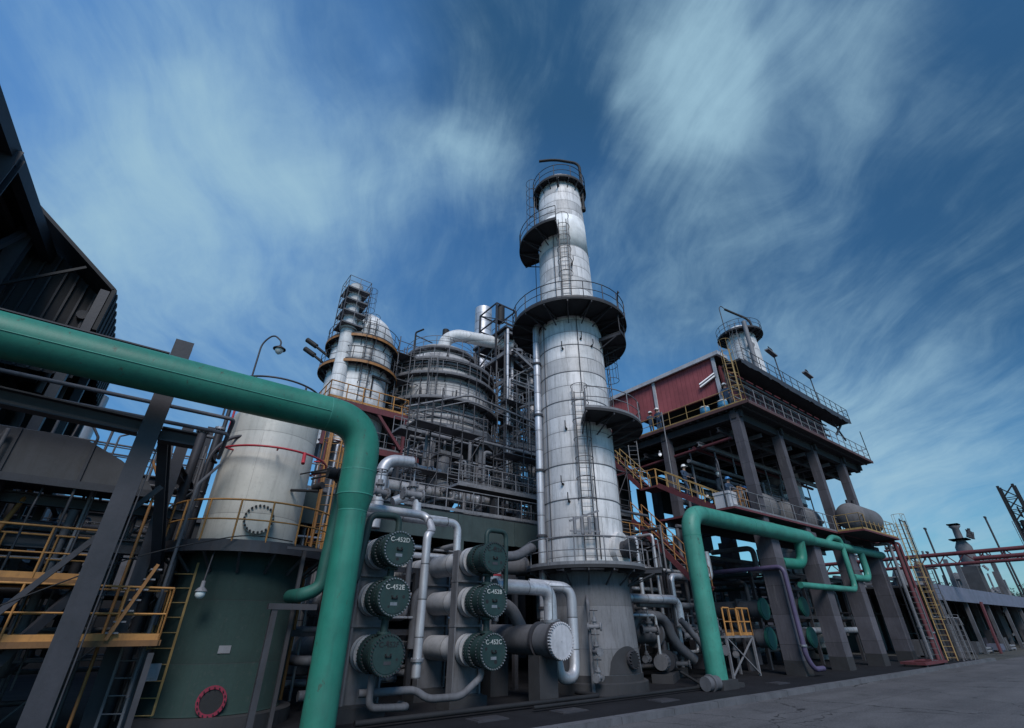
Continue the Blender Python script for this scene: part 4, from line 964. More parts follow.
for i, (x, y, z0, z1, r, m_) in enumerate(((18.3, 24.2, 8, 22.0, .11, 'silverz'), (19.5, 25.2, 6, 21, .13, 'silverz'), (21.8, 25.6, 6, 20.6, .42, 'silverz'), (20.6, 27, 6, 19, .7, 'dull'), (22.6, 24.4, 6, 16, .1, 'grate'), (20.2, 24.1, 6.1, 18, .07, 'grate'), (23.5, 24.9, 6, 20, .13, 'silverz'))):
    pipe(['tall slim silver riser at the left edge of the steel frame tower', 'silver riser inside the steel frame tower', 'fat silver vessel pipe near the top of the steel frame tower', 'fat dark vessel standing inside the steel frame tower', 'short grey riser at the right of the steel frame tower', 'thin grey riser up the face of the steel frame tower', 'silver riser at the right edge of the steel frame tower'][i], [(x, y, z0), (x, y, z1)], r, m_)
pipe('pale round chimney stub behind the steel frame tower top', [(20.3, 30.7, 6), (20.3, 30.7, 28.4)], .8, 'silverz', n=22)
pl = [(20.7, 23.8, 7.0), (21.6, 23.9, 7.6)]
mb = MB().lathe((21.2, 22.9, 0), [(.01, 9.4), (.45, 9.2), (.5, 8.9), (.5, 7.0), (.01, 6.8)], 20)
solo('upright_pot', mb, 'purple', 'small bluish upright pot at the foot of the steel frame tower', 'vessel')
pipe('silver pipe slanting across the face of the wide vessel', [(10.9, 24.6, 13.6), (14.2, 22.6, 14.6), (19.2, 22.4, 13.9)], .07, 'grate', bend=.5)
pipe('lower silver pipe slanting across the face of the wide vessel', [(10.9, 24.6, 13.1), (14.2, 22.6, 14.2), (19.2, 22.4, 13.5)], .04, 'grate', bend=.5)
def scaffold(label, x0, x1, y0, y1, z0, z1, nx, dz, mat='dull', boards=True):
    t = thing('scaffold', label, 'scaffold', (x0, y0, z0)); jr = random.Random(int(x0 * 10 + z1))
    for i in range(nx + 1):
        x = x0 + (x1 - x0) * i / nx
        for y in (y0, y1): part('standard', MB().cyl((x, y, z0), (x, y, z1 + jr.uniform(-.3, .9)), .035, n=6), mat, t)
    z = z0 + dz
    while z < z1:
        mb = MB()
        for y in (y0, y1): mb.cyl((x0 - .2, y, z), (x1 + .2, y, z), .03, n=6); mb.cyl((x0 - .2, y, z + .9), (x1 + .2, y, z + .9), .025, n=6)
        for i in range(nx + 1): x = x0 + (x1 - x0) * i / nx; mb.cyl((x, y0 - .15, z - .06), (x, y1 + .15, z - .06), .03, n=6)
        i = jr.randrange(nx); xa = x0 + (x1 - x0) * i / nx; xb = x0 + (x1 - x0) * (i + 1) / nx; mb.cyl((xa, y0 - .04, z - dz), (xb, y0 - .04, z), .025, n=6)
        part('ledger', mb, mat, t)
        if boards and jr.random() < .75: part('board', MB().box(x0, x0 + (x1 - x0) * jr.uniform(.5, 1), y0 + .05, y1 - .05, z + .03, z + .07), 'mid', t)
        z += dz
    return t
scaffold('grey tube scaffold at the left flank of the wide vessel', 10.6, 12.4, 26.2, 27.4, 6.1, 18.5, 2, 2.0)
scaffold('grey tube scaffold between the wide vessel and the steel frame tower', 17.6, 19.4, 23.4, 24.4, 6.1, 17.0, 2, 1.9)
scaffold('dark tube scaffold in front of the vessel table at left', 9.5, 13.5, 20.0, 21.0, 6.1, 12.2, 3, 2.4, 'steel')
scaffold('dark tube scaffold in front of the vessel table at right', 15.2, 19.5, 20.4, 21.4, 6.1, 12.4, 3, 2.2, 'steel')
scaffold('dark tube scaffold close behind the left side of the tallest column', 19.2, 22.4, 21.2, 22.2, 6.1, 19.0, 3, 2.1)
scaffold('dark tube scaffold in the gloom right of the tallest column', 18.5, 22.5, 17.8, 18.8, 0.02, 10.5, 3, 2.0, 'steel')
scaffold('dark tube scaffold below the left steel beams', -4.5, 1.0, 15.6, 16.6, .02, 6.2, 5, 1.3, 'mid')
# handrail runs joining vessel, frame and column
for i, (x0, x1, y0, y1, z) in enumerate(((9.4, 10.6, 21.6, 22.6, 11.0), (17.6, 24.0, 22.2, 23.4, 11.6), (11.0, 17.6, 18.2, 19.2, 7.6), (18.0, 24.5, 19.5, 20.6, 8.0))):
    walkway(['short grey landing left of the wide vessel table', 'grey walkway from the vessel table towards the tallest column', 'low grey walkway above the green grey girder', 'low grey walkway left of the tallest column foot'][i], x0, x1, y0, y1, z, 'grate', 'grate', 'fb', 'steel')

# ------------------------------------------------------------------ 9. right process structure with red walled room
rs = thing('process_building', 'concrete legged process building with a dull red walled room on top', 'building', (25.7, 12, 0))
XC = [25.7, 30.5, 35.3, 40.1]
for i, x in enumerate(XC):
    for j, y in enumerate((12.0, 16.8, 21.6)):
        o = part('concrete_column', MB().box(x - .41, x + .41, y - .41, y + .41, 0, 6.6), 'concrete', rs)
        part('upper_column', MB().box(x - .25, x + .25, y - .25, y + .25, 6.6, 12.75), 'concrete', o)
        if j == 0: part('dark_foot', MB().box(x - .416, x + .416, y - .416, y + .416, 0, .6), 'concretedk', o)  # darker band round the column foot
for y in (12, 16.8, 21.6):
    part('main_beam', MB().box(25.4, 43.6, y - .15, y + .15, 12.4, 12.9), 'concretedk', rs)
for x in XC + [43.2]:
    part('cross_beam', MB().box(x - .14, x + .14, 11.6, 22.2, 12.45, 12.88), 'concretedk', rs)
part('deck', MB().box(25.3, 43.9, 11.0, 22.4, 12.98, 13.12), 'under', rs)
mb = MB(); y = 11.3
while y < 22: mb.box(25.35, 43.8, y, y + .1, 12.9, 12.98); y += .48
part('joist', mb, 'steel', rs)
part('deck_edge', MB().box(25.22, 43.95, 10.9, 10.995, 12.97, 13.15).box(25.2, 25.295, 10.9, 22.4, 12.97, 13.15), 'rust', rs)
part('handrail', rail_mb([(25.3, 22.4, 13.13), (25.3, 11.0, 13.13)], 1.0, 1.2, .024), 'olive', rs, 'orange handrail on the left edge of the deck')
part('handrail', rail_mb([(25.3, 11.0, 13.13), (43.9, 11.0, 13.13), (43.9, 22, 13.13)], 1.0, 1.2, .024), 'grate', rs, 'grey handrail on the road side of the deck')
for i, (y, z) in enumerate(((13.2, 12.1), (14.6, 11.6), (18.6, 11.9), (20.0, 11.2))):
    part('service_beam', MB().ibeam((25.6, y, z), (43.4, y, z), .18, .26), 'grate' if i % 2 else 'steel', rs)
for i in range(9):
    x = 26.9 + i * 1.95; part('stringer_beam', MB().ibeam((x, 12.2, 12.2), (x, 21.6, 12.2), .14, .22), 'mid' if i % 3 else 'grate', rs)
for i in range(8):
    x = 27.3 + i * 2.1; part('hanger', MB().bar((x, 14.6, 9.4 + (i % 3)), (x, 14.6, 12.9), .07), 'grate', rs)
for i, x in enumerate((28.1, 32.9, 37.7)):
    part('diagonal_brace', MB().bar((x - 2.2, 16.9, 7.2), (x + 2.2, 16.9, 11.9), .13), 'steel', rs)
# upper room
part('side_wall', MB().box(26.05, 26.17, 12.7, 22.3, 14.45, 16.98), 'red', rs, 'dull red side wall panel')
mb = MB()
for y in (12.7, 17.3, 22.0): mb.box(25.95, 26.045, y - .1, y + .1, 13.12, 17.0)
part('wall_post', mb, 'pale', rs)
part('front_wall', MB().box(26.5, 41.2, 12.6, 12.72, 14.35, 16.5), 'redsteel', rs)
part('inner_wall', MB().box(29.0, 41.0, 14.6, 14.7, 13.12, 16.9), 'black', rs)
part('end_wall', MB().box(41.0, 41.1, 12.72, 22, 13.12, 16.9), 'redsteel', rs)
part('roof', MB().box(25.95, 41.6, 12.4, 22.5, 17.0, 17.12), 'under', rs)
part('roof_gutter', MB().box(25.8, 25.945, 12.2, 22.5, 16.94, 17.2).box(26.0, 27, 12.2, 12.38, 16.95, 17.2), 'pale', rs)
mb = MB()
for z in (13.9, 14.25, 14.9, 15.4, 15.8): mb.cyl((26.6, 12.3 - .05 * (z % 1), z), (41.0, 12.3, z), .06, n=8)
part('service_pipe', mb, 'grate', rs)
mb = MB()
for k in range(12): mb.box(26.8 + k * 1.28, 26.95 + k * 1.28, 12.5, 12.6, 13.12, 16.5)
part('wall_stud', mb, 'dull', rs)
rw = part('roof_walkway', MB().box(26.6, 43.6, 11.3, 12.5, 16.36, 16.5), 'under', rs)
mb = MB(); vs = []; fs_ = []
for k in range(57):
    x = 26.65 + k * .302; zb = 16.2 + random.uniform(-.09, .06)
    vs += [(x, 11.26, zb), (x, 11.26, 16.46)]
    if k: fs_.append((2 * k - 2, 2 * k, 2 * k + 1, 2 * k - 1))
mb.add(vs, fs_)
part('ragged_edge', mb, 'steel', rw)
part('handrail', rail_mb([(27.2, 11.3, 16.5), (43.6, 11.3, 16.5), (43.6, 12.6, 16.5)], 1.0, 1.1, .024), 'steel', rw)
part('prop', MB().bar((41.3, 11.9, 15.0), (43.2, 11.9, 16.3), .12).bar((41.3, 11.9, 16.2), (43.0, 11.9, 14.9), .1), 'steel', rs)
part('fire_escape_cage', rail_mb([(43.9, 11, 13.1), (43.9, 11, 15.0)], .6, .5, .03, False), 'steel', rs)
# corner caged ladder
ladder_at(rs, 225, 0, 13.1, 17.0, 'olive', True, c=(.05, -.35), cagefrom=1.2)
for (a, b_, z0, z1) in ((26, 28.4, 7.1, 12.3), (29.2, 30.2, 7.1, 11), (31.2, 33.4, 9.6, 12.3), (34.4, 35.2, 7.1, 10), (36, 38.2, 7.1, 11.2), (40.8, 42, 9.6, 12.3)): part('dark_backing', MB().box(a, b_, 22.3, 22.4, z0, z1), 'black', rs)  # black sheets added to close sky gaps and darken under the deck
# lit fluorescent tubes
def tube_light(x, y, z, dy, dz, label, dx=0):
    t = thing('strip_light', label, 'light', (x, y, z))
    for k in (0, .2): part('lamp_tube', MB().cyl((x - .05, y, z + k), (x - .05 + dx, y + dy, z + k + dz), .028, n=8), 'lit', t)
    part('fitting', MB().bar((x + .02, y, z + .08), (x + .02 + dx, y + dy, z + .08 + dz), .04, .3), 'grate', t)
tube_light(25.9, 12.75, 15.6, 1.1, -.35, 'twin strip light glowing on the red side wall near its corner')
for i, x in enumerate((28.3, 31.0, 34.0, 38.0)):
    tube_light(x, 11.9, 13.35, 0, 0, ['strip light low on the road side of the red building, nearest corner', 'second strip light along the road side of the red building', 'third strip light along the road side of the red building', 'furthest strip light along the road side of the red building'][i], dx=1.0)
for i, (x, y, z) in enumerate(((24.3, 16.5, 11.2), (29.0, 17, 9.7), (32.2, 14.8, 8.6), (41, 12.6, 9.8), (27.5, 15.8, 9.0), (36.6, 14.2, 7.8))):
    globe_lamp((x, y, z), 'small lit globe lamp glowing under the red walled building', .8, group='lit globe lamps under the building', lit=True)
# lamps on roof walkway
for x, z1, k in ((32.2, 18.6, 0), (37.9, 18.7, 1)):
    t = thing('roof_lamp', ['double headed roof lamp nearer the red corner', 'roof lamp with bent arm towards the far end'][k], 'lamp', (x, 11.35, 16.5))
    part('pole', MB().tube([(x, 11.3, 16.5), (x - .1, 11.3, z1 + .5), (x - .5, 11.3, z1 + (.6 if k else .5)), (x - .9, 11.2, z1 + (.1 if k else .4))], .04, 8, bend=.3), 'steel', t)
    part('lamp_head', MB().bar((x - 1.3, 11.2, z1 + .05), (x - .1, 11.2, z1 - .1), .3, .1), 'grate', t)

# lower platform z=7
lp = walkway('long lower walkway with red edge just above the light green pipe', 22.6, 42.2, 11.7, 16.0, 7.0, 'grate', 'redsteel', 'fr', name='platform', sp=1.3)
part('joist', MB().box(22.7, 42.1, 12.6, 12.75, 6.6, 6.93).box(22.7, 42.1, 14, 14.15, 6.6, 6.93).box(22.7, 42.1, 15.5, 15.65, 6.6, 6.93), 'steel', lp)
t = thing('orange_gate', 'orange guard rail panel beside the white wrapped crate', 'guard rail', (23.9, 11.9, 7.0))
part('frame', rail_mb([(23.6, 11.85, 7), (24.4, 11.85, 7), (24.4, 13.1, 7)], 1.15, .4, .035), 'orangedk', t)
o = solo('wrapped_crate', MB().box(22.9, 23.6, 12.0, 12.8, 7.02, 7.75).box(22.87, 23.63, 11.97, 12.83, 7.75, 7.88), 'pale', 'crate wrapped in white sheeting on the lower walkway', 'crate')
gooseneck(22.9, 12.2, 7.0, 9.4, .45, 40, 'white gooseneck lamp post on the lower walkway beside the crate', .6)
# second, lower left platforms
walkway('small orange railed landing right of the tallest column', 19.2, 23.0, 16.0, 17.4, 5.6, 'orange', 'redsteel', 'fl')
# stairs from lower walkway up to deck
t = thing('staircase', 'orange railed stairs climbing from the lower walkway up towards the deck', 'stairs', (23, 12.6, 7))
def flight(root, x0, x1, ya, za, yb, zb, n_, rail='olive'):
    mb = MB()
    for x in (x0, x1): mb.bar((x, ya, za), (x, yb, zb), .06, .26)
    o = part('stringer', mb, 'redsteel', root)
    mb = MB()
    for i in range(n_):
        y = ya + (yb - ya) * (i + .5) / n_; z = za + (zb - za) * (i + .5) / n_; mb.box(x0 + .04, x1 - .04, y - .14, y + .14, z - .02, z + .02)
    part('tread', mb, 'steel', root)
    for x in (x0, x1): part('handrail', rail_mb([(x, ya, za), (x, yb, zb)], .95, .8, .028, False), rail, root)
flight(t, 23.0, 23.9, 12.7, 7.0, 16.1, 9.0, 12); flight(t, 23.0, 23.9, 17.2, 9.0, 20.3, 12.4, 14)
part('landing', MB().box(22.9, 24.1, 16.1, 17.2, 8.9, 9.0), 'redsteel', t)
part('landing_rail', rail_mb([(22.95, 16.1, 9), (22.95, 17.2, 9)], .95, .5, .028, False), 'orange', t)
t = thing('staircase', 'dark red stairs rising behind the light green pipe', 'stairs', (23, 13, 3))
flight(t, 21.0, 21.9, 13.2, 3.4, 16.6, 6.9, 14, 'orangedk')
straight_ladder('ladder', 'grey ladder up to the deck right of the middle column platform', 25.0, 19.0, 10.0, 13.3, 235, 'grate', False, .6)

# horizontal vessels on the lower walkway
def dished(x0, x1, y, z, r, mat, label):
    t = thing('horizontal_vessel', label, 'vessel', (x0, y, z - r))
    prof = [(.01, x0 - r * .5), (r * .45, x0 - r * .44), (r * .8, x0 - r * .26), (r * .97, x0 - r * .08), (r, x0), (r, x1), (r * .97, x1 + r * .08), (r * .8, x1 + r * .26), (r * .45, x1 + r * .44), (.01, x1 + r * .5)]
    part('shell', MB().lathe((0, y, z), prof, 40, axis='X'), mat, t)
    for q in (x0 + .3, x1 - .5): part('saddle', MB().box(q, q + .2, y - r * .7, y + r * .7, 7.0, z - r * .6), 'steel', t)
    part('nozzle', MB().cyl(((x0 + x1) / 2, y, z + r * .9), ((x0 + x1) / 2, y, z + r + .4), .14, n=12), 'steel', t)
    part('nozzle', MB().cyl((x0 + .4, y, z + r * .9), (x0 + .4, y, z + r + .25), .1, n=12), 'steel', t)
    return t
dished(35.3, 38.4, 11.0, 7.95, .82, 'tankgrey', 'large grey dished end vessel at the far right end of the walkway')
dished(28.3, 30.9, 14.2, 8.25, 1.05, 'skirt', 'grey brown dished end vessel behind the workers')
dished(33.0, 36.2, 13.9, 8.1, .95, 'skirt', 'third grey vessel between the concrete columns')
walkway('short platform with red brackets carrying the large dished vessel', 34.4, 40.4, 10.25, 11.6, 7.0, 'olive', 'redsteel', 'flr')
# pipes on lower platform
for i in range(5):
    pipe('%s pipe run under the deck behind the concrete columns' % ['highest', 'second highest', 'middle', 'second lowest', 'lowest'][i], [(26, 15.2 + .5 * i, 11.6 - .7 * i), (42.5, 15.2 + .5 * i, 11.6 - .7 * i)], .1 + .02 * i, ['redsteel', 'grate', 'dull', 'grate', 'dull'][i])
pipe('dark red pipe under the left edge of the deck', [(25.9, 12.6, 11.5), (25.9, 21.8, 11.2)], .09, 'redsteel')
pipe('thin light pole rising past the left edge of the deck', [(24.9, 16.3, 9.0), (24.9, 16.3, 14.1)], .04, 'grate', n=8)
# purple pipe
pipe('purple pipe turning down beside the first concrete column', [(25.15, 19.5, 4.45), (25.15, 11.3, 4.45), (25.15, 11.3, .8), (25.4, 11.2, .3), (26.3, 11.2, .3)], .105, 'purple', [((25.15, 11.3, 1.2), (0, 0, 1))], bend=.35)
# green covered exchangers facing the road, behind columns
def small_exch(x, z, label):
    t = thing('heat_exchanger', label, 'heat exchanger', (x, 13.3, z))
    part('cover', MB().cyl((0, 0, 0), (0, .1, 0), .5, n=32).cyl((0, -.03, 0), (0, 0, 0), .42, n=32), 'teal', t, local=True)
    part('shell', MB().cyl((0, .1, 0), (0, .6, 0), .42, n=26).cyl((0, .6, 0), (0, 6, 0), .38, n=26), 'dull', t, local=True)
for x, z, l in ((26.45, 2.72, 'upper teal round cover behind the first concrete column'), (26.45, 1.42, 'lower teal round cover behind the first concrete column'),
                (31.0, 2.9, 'upper teal round cover beyond the purple pipe'), (31.0, 1.42, 'lower teal round cover beyond the purple pipe')):
    small_exch(x, z, l)
solo('support_plate', MB().box(26.0, 26.9, 14.5, 14.6, 0, 3.2), 'steel', 'support plate behind the teal covers by the first column', 'support')
# yellow access stand
t = thing('access_stand', 'small access stand with orange gate rails behind the light green pipe', 'stand', (22.2, 13, 0))
part('deck', MB().box(21.9, 24.2, 13, 14, 1.5, 1.58), 'grate', t)
for x in (21.95, 24.15):
    for y in (13.05, 13.95): part('leg', MB().bar((x, y, .02), (x, y, 1.5), .09), 'grate', t)
part('brace', MB().bar((21.95, 13.02, .1), (24.1, 13.02, 1.5), .05).bar((24.1, 13.0, .1), (21.95, 13.0, 1.5), .05), 'grate', t)
part('handrail', rail_mb([(21.95, 13, 1.58), (22.5, 13, 1.58)], 1.1, .5, .04).add(*(lambda r: (r.v, r.f))(rail_mb([(23.1, 13, 1.58), (24.15, 13, 1.58), (24.15, 14, 1.58)], 1.1, .5, .045))), 'orange', t)

# blue drums on deck
def drum(x, y, label):
    t = thing('plastic_drum', label, 'drum', (x, y, 13.13))
    part('drum_body', MB().lathe((0, 0, 0), [(.01, 0), (.27, 0), (.3, .06), (.3, .3), (.31, .33), (.3, .36), (.29, .58), (.25, .62)], 20), 'blue', t, local=True)
    part('drum_lid', MB().lathe((0, 0, 0), [(.27, .6), (.27, .66), (.01, .68)], 20), 'helmet', t, local=True)
drum(25.75, 12.6, 'blue drum with pale lid nearest the corner of the deck'); drum(25.75, 13.8, 'blue drum further from the corner on the deck')

# ------------------------------------------------------------------ people
def person(x, y, z, rz, label, helmet='helmet', pose=0, bend=.0):
    t = thing('person', label, 'person', (x, y, z)); t.rotation_euler.z = rz
    # joints: x right, y forward
    step = .16 if pose == 1 else .05
    J = {'pel': (0, 0, .93), 'sp': (0, .02 + bend * .4, 1.15), 'ch': (0, .03 + bend, 1.36), 'nk': (0, .05 + bend, 1.47), 'hd': (0, .07 + bend, 1.60), 'top': (0, .06 + bend, 1.70)}
    V = []; E_ = []; Rr = []; id_ = {}
    def a(n_, p, r, par=None):
        id_[n_] = len(V); V.append(p); Rr.append(r)
        if par: E_.append((id_[par], id_[n_]))
    a('pel', J['pel'], (.15, .12)); a('sp', J['sp'], (.14, .11), 'pel'); a('ch', J['ch'], (.17, .12), 'sp'); a('nk', J['nk'], (.06, .06), 'ch')
    a('hd', J['hd'], (.085, .10), 'nk'); a('top', J['top'], (.07, .08), 'hd')
    for s_ in (-1, 1):
        k = 'L' if s_ < 0 else 'R'; sw = s_ * step
        a('hp' + k, (s_ * .1, 0, .86), (.09, .09), 'pel'); a('kn' + k, (s_ * .11, .05 + sw, .49), (.062, .062), 'hp' + k)
        a('an' + k, (s_ * .11, sw * 1.1 - .02, .09), (.045, .045), 'kn' + k); a('to' + k, (s_ * .12, sw * 1.1 + .17, .04), (.04, .035), 'an' + k)
        el = (s_ * .29, .08 + bend, 1.12) if pose != 2 else (s_ * .3, .15 + bend, 1.18)
        wr = (s_ * .24, .30 + bend, 1.02) if pose != 2 else (s_ * .2, .40 + bend, 1.12)
        a('sh' + k, (s_ * .19, .03 + bend, 1.38), (.065, .065), 'ch'); a('el' + k, el, (.05, .05), 'sh' + k); a('wr' + k, wr, (.034, .034), 'el' + k)
    me = bpy.data.meshes.new('body'); me.from_pydata(V, E_, []); me.update()
    o = bpy.data.objects.new('body', me); COL.objects.link(o)
    md = o.modifiers.new('Skin', 'SKIN'); sv = me.skin_vertices[0].data if me.skin_vertices else None
    if sv is None:
        import bmesh
        bm = bmesh.new(); bm.from_mesh(me); lay = bm.verts.layers.skin.verify(); bm.verts.ensure_lookup_table()
        for i, v_ in enumerate(bm.verts): v_[lay].radius = Rr[i]; v_[lay].use_root = (i == 0)
        bm.to_mesh(me); bm.free()
    else:
        for i, r_ in enumerate(Rr): sv[i].radius = r_; sv[i].use_root = (i == 0)
    s2_ = o.modifiers.new('Sub', 'SUBSURF'); s2_.levels = 1; s2_.render_levels = 1
    dg = bpy.context.evaluated_depsgraph_get(); m2_ = bpy.data.meshes.new_from_object(o.evaluated_get(dg))
    bpy.data.objects.remove(o)
    m2_.materials.clear(); m2_.materials.append(M['workwear']); m2_.materials.append(M['skin'])
    for p_ in m2_.polygons:
        p_.use_smooth = True
        if p_.center.z > 1.47 : p_.material_index = 1
    bo_ = bpy.data.objects.new('body', m2_); COL.objects.link(bo_); bo_.parent = t
    hy_ = J['hd'][1]
    part('hard_hat', MB().lathe((0, hy_ - .01, 1.66), [(.165, -.01), (.135, .0), (.13, .06), (.09, .13), (.01, .155)], 18).box(-.09, .09, hy_ + .1, hy_ + .2, 1.65, 1.665), helmet, t, local=True)
    hm = MB()
    for s_ in (-1, 1):
        wr = Vector((s_ * .24, .30 + bend, 1.02)) if pose != 2 else Vector((s_ * .2, .40 + bend, 1.12))
        d = Vector((-s_ * .2, .9, -.35)).normalized()
        hm.cyl(wr, wr + d * .09, .036, .04, n=8)
        for k in range(4):
            b0 = wr + d * .085 + Vector((s_ * (.026 - .017 * k), 0, 0)); hm.tube([b0, b0 + d * (.05 + .006 * (k % 2)), b0 + d * .07 + Vector((0, 0, -.03))], .009, 6, bend=.01)
        hm.tube([wr + d * .03, wr + d * .06 + Vector((-s_ * .045, 0, 0)), wr + d * .09 + Vector((-s_ * .05, 0, 0))], .01, 6, bend=.01)
    part('hands', hm, 'skin', t, local=True)
    fc = MB().cyl((-.035, hy_ + .088, 1.615), (-.035, hy_ + .096, 1.615), .01, n=8).cyl((.035, hy_ + .088, 1.615), (.035, hy_ + .096, 1.615), .01, n=8).box(-.03, .03, hy_ + .085, hy_ + .095, 1.545, 1.553)
    part('face', fc, 'black', t, local=True)
    part('nose', MB().cyl((0, hy_ + .085, 1.6), (0, hy_ + .118, 1.575), .01, .016, n=8), 'skin', t, local=True)
    return t
person(23.45, 14.6, 8.12, PI, 'worker in navy with white helmet walking down the stairs', 'helmet', 1)
person(23.85, 12.55, 7.0, 2.9, 'worker in blue helmet bending over behind the white crate', 'helmetblue', 2, .15)
person(26.4, 12.8, 7.0, 1.2, 'worker in blue helmet beside the concrete column on the walkway', 'helmetblue', 0)
person(25.8, 17.2, 13.13, 1.6, 'worker in white helmet on the deck by the middle of the red wall', 'helmet', 0)
person(25.9, 17.9, 13.13, 2.6, 'worker in white helmet left of his mate along the red wall', 'helmet', 2)
person(25.8, 20.3, 13.13, .6, 'leftmost worker on the deck by the column platform', 'helmet', 0)
person(25.95, 12.35, 13.13, 1.9, 'worker standing at the corner of the deck under the caged ladder', 'helmet', 0)

# ------------------------------------------------------------------ 10. second column behind the red building
c2 = thing('distillation_column', 'far pale column rising behind the red walled building', 'column', (39.9, 16.4, 0))
part('shell', MB().lathe((0, 0, 0), [(1.35, 0), (1.35, 22), (1.28, 24.6), (1.22, 26.3), (.8, 26.6), (.01, 26.7)], 44), 'column_old', c2, local=True)
ring_platform(c2, 25.7, 1.25, 1.95, 0, 360)
part('vent_pipe', MB().tube([(.9, -.9, 24.3), (.95, -.95, 27.6), (.2, .2, 28.8), (-.3, .6, 29.2)], .11, 10, bend=.7), 'black', c2, local=True)
ladder_at(c2, 190, 1.75, 17, 26.4, 'grate'); part('riser', MB().cyl((-1.5, -1.3, 17), (-1.5, -1.3, 26.2), .2, n=12), 'grate', c2, local=True)
part('manhole', MB().cyl((1.3 * math.cos(R(232)), 1.3 * math.sin(R(232)), 24.0), (1.55 * math.cos(R(232)), 1.55 * math.sin(R(232)), 24.0), .28, n=16), 'grate', c2, local=True)
mb = MB().tube([(-2.0, .3, 25.5), (-2.05, .3, 28.4), (-1.8, .2, 28.7), (-1.6, 0, 28.3)], .04, 8, bend=.2)
part('lamp_arm', mb, 'steel', c2, local=True)

# ------------------------------------------------------------------ 11. right end pipes, ladders, shed, bridge, masts
for i, (x, y, c_, r_) in enumerate(((40.2, 10.5, 'redsteel', .11), (40.7, 10.4, 'redsteel', .08), (39.7, 10.7, 'grate', .10), (41.2, 10.6, 'dull', .1), (41.9, 10.9, 'redsteel', .07))):
    pipe(['thick dull red riser at the right end of the building', 'thinner dull red riser at the right end of the building', 'pale riser beside the last concrete column', 'grey riser at the right end of the building', 'outermost thin red riser at the right end'][i],
         [(x, y, .05), (x, y, 6.9 - .1 * i), (x, y + .8, 6.9 - .1 * i)], r_, c_, [((x, y, 1.3 + .3 * i), (0, 0, 1))])
straight_ladder('caged_ladder', 'olive caged ladder leaning up the right end of the building', 41.8, 10.2, .1, 8.2, 215, 'olive', True, .5)
straight_ladder('ladder', 'grey ladder at the foot of the red risers', 39.2, 10.3, .05, 4.0, 215, 'mid', False, .5)
fr = thing('cage_frame', 'light steel cage frame at the right end of the building', 'steel frame', (43, 10.5, 0))
for x in (42.8, 44.0):
    for y in (10.4, 11.8): part('post', MB().bar((x, y, 0), (x, y, 8.6), .07), 'steel', fr)
part('ring', MB().bar((42.8, 10.4, 8.5), (44, 10.4, 8.5), .06).bar((42.8, 10.4, 6.5), (44, 10.4, 6.5), .06).bar((42.8, 10.4, 4.5), (44, 10.4, 4.5), .06).bar((42.8, 10.4, 2.5), (44, 10.4, 2.5), .06), 'steel', fr)
t = thing('pallet_frame', 'flat red painted steel frame lying on the ground by the kerb', 'frame', (38, 10, 0))
part('frame', MB().box(35.5, 39.5, 9.9, 10.05, .12, .24).box(35.5, 39.5, 10.9, 11.05, .12, .24).box(35.5, 35.7, 10.05, 10.9, .12, .24).box(39.3, 39.5, 10.05, 10.9, .12, .24).box(37.4, 37.6, 10.05, 10.9, .12, .24), 'redsteel', t)
part('bearer', MB().box(35.8, 36, 9.95, 11, .02, .118).box(39, 39.2, 9.95, 11, .02, .118), 'steel', t)
jr = random.Random(21)
for i in range(7):
    x = 43.5 + i * .75; y = 10.2 + jr.uniform(-.4, 1.2)
    solo('upright_pole', MB().bar((x, y, 0), (x + jr.uniform(-.3, .3), y + .1, jr.uniform(2.2, 6.5)), .07), ['grate', 'redsteel', 'dull'][i % 3], 'thin upright pole at the untidy right foot of the building', 'pole', group='thin poles at the right foot of the building')
straight_ladder('ladder', 'short pale ladder propped beyond the red risers', 44.8, 10.0, .05, 2.6, 215, 'mid', False, .5)
straight_ladder('ladder', 'taller dark ladder propped beyond the red risers', 43.0, 10.0, .05, 5.2, 215, 'steel', False, .5)
mb = MB(); slab(mb, (46.0, 10.0, 2.4), (48.2, 10.4, 2.0), (48.4, 11.6, 2.1), (46.2, 11.4, 2.5), .04); o = solo('cover_sheet', mb, 'pale', 'pale sheet propped as a little roof beside the long shed', 'cover')
part('prop', MB().bar((46.2, 10.3, 0), (46.2, 10.3, 2.4), .08), 'dull', o); part('prop', MB().bar((48.1, 10.8, 0), (48.1, 10.8, 2.0), .08), 'dull', o)
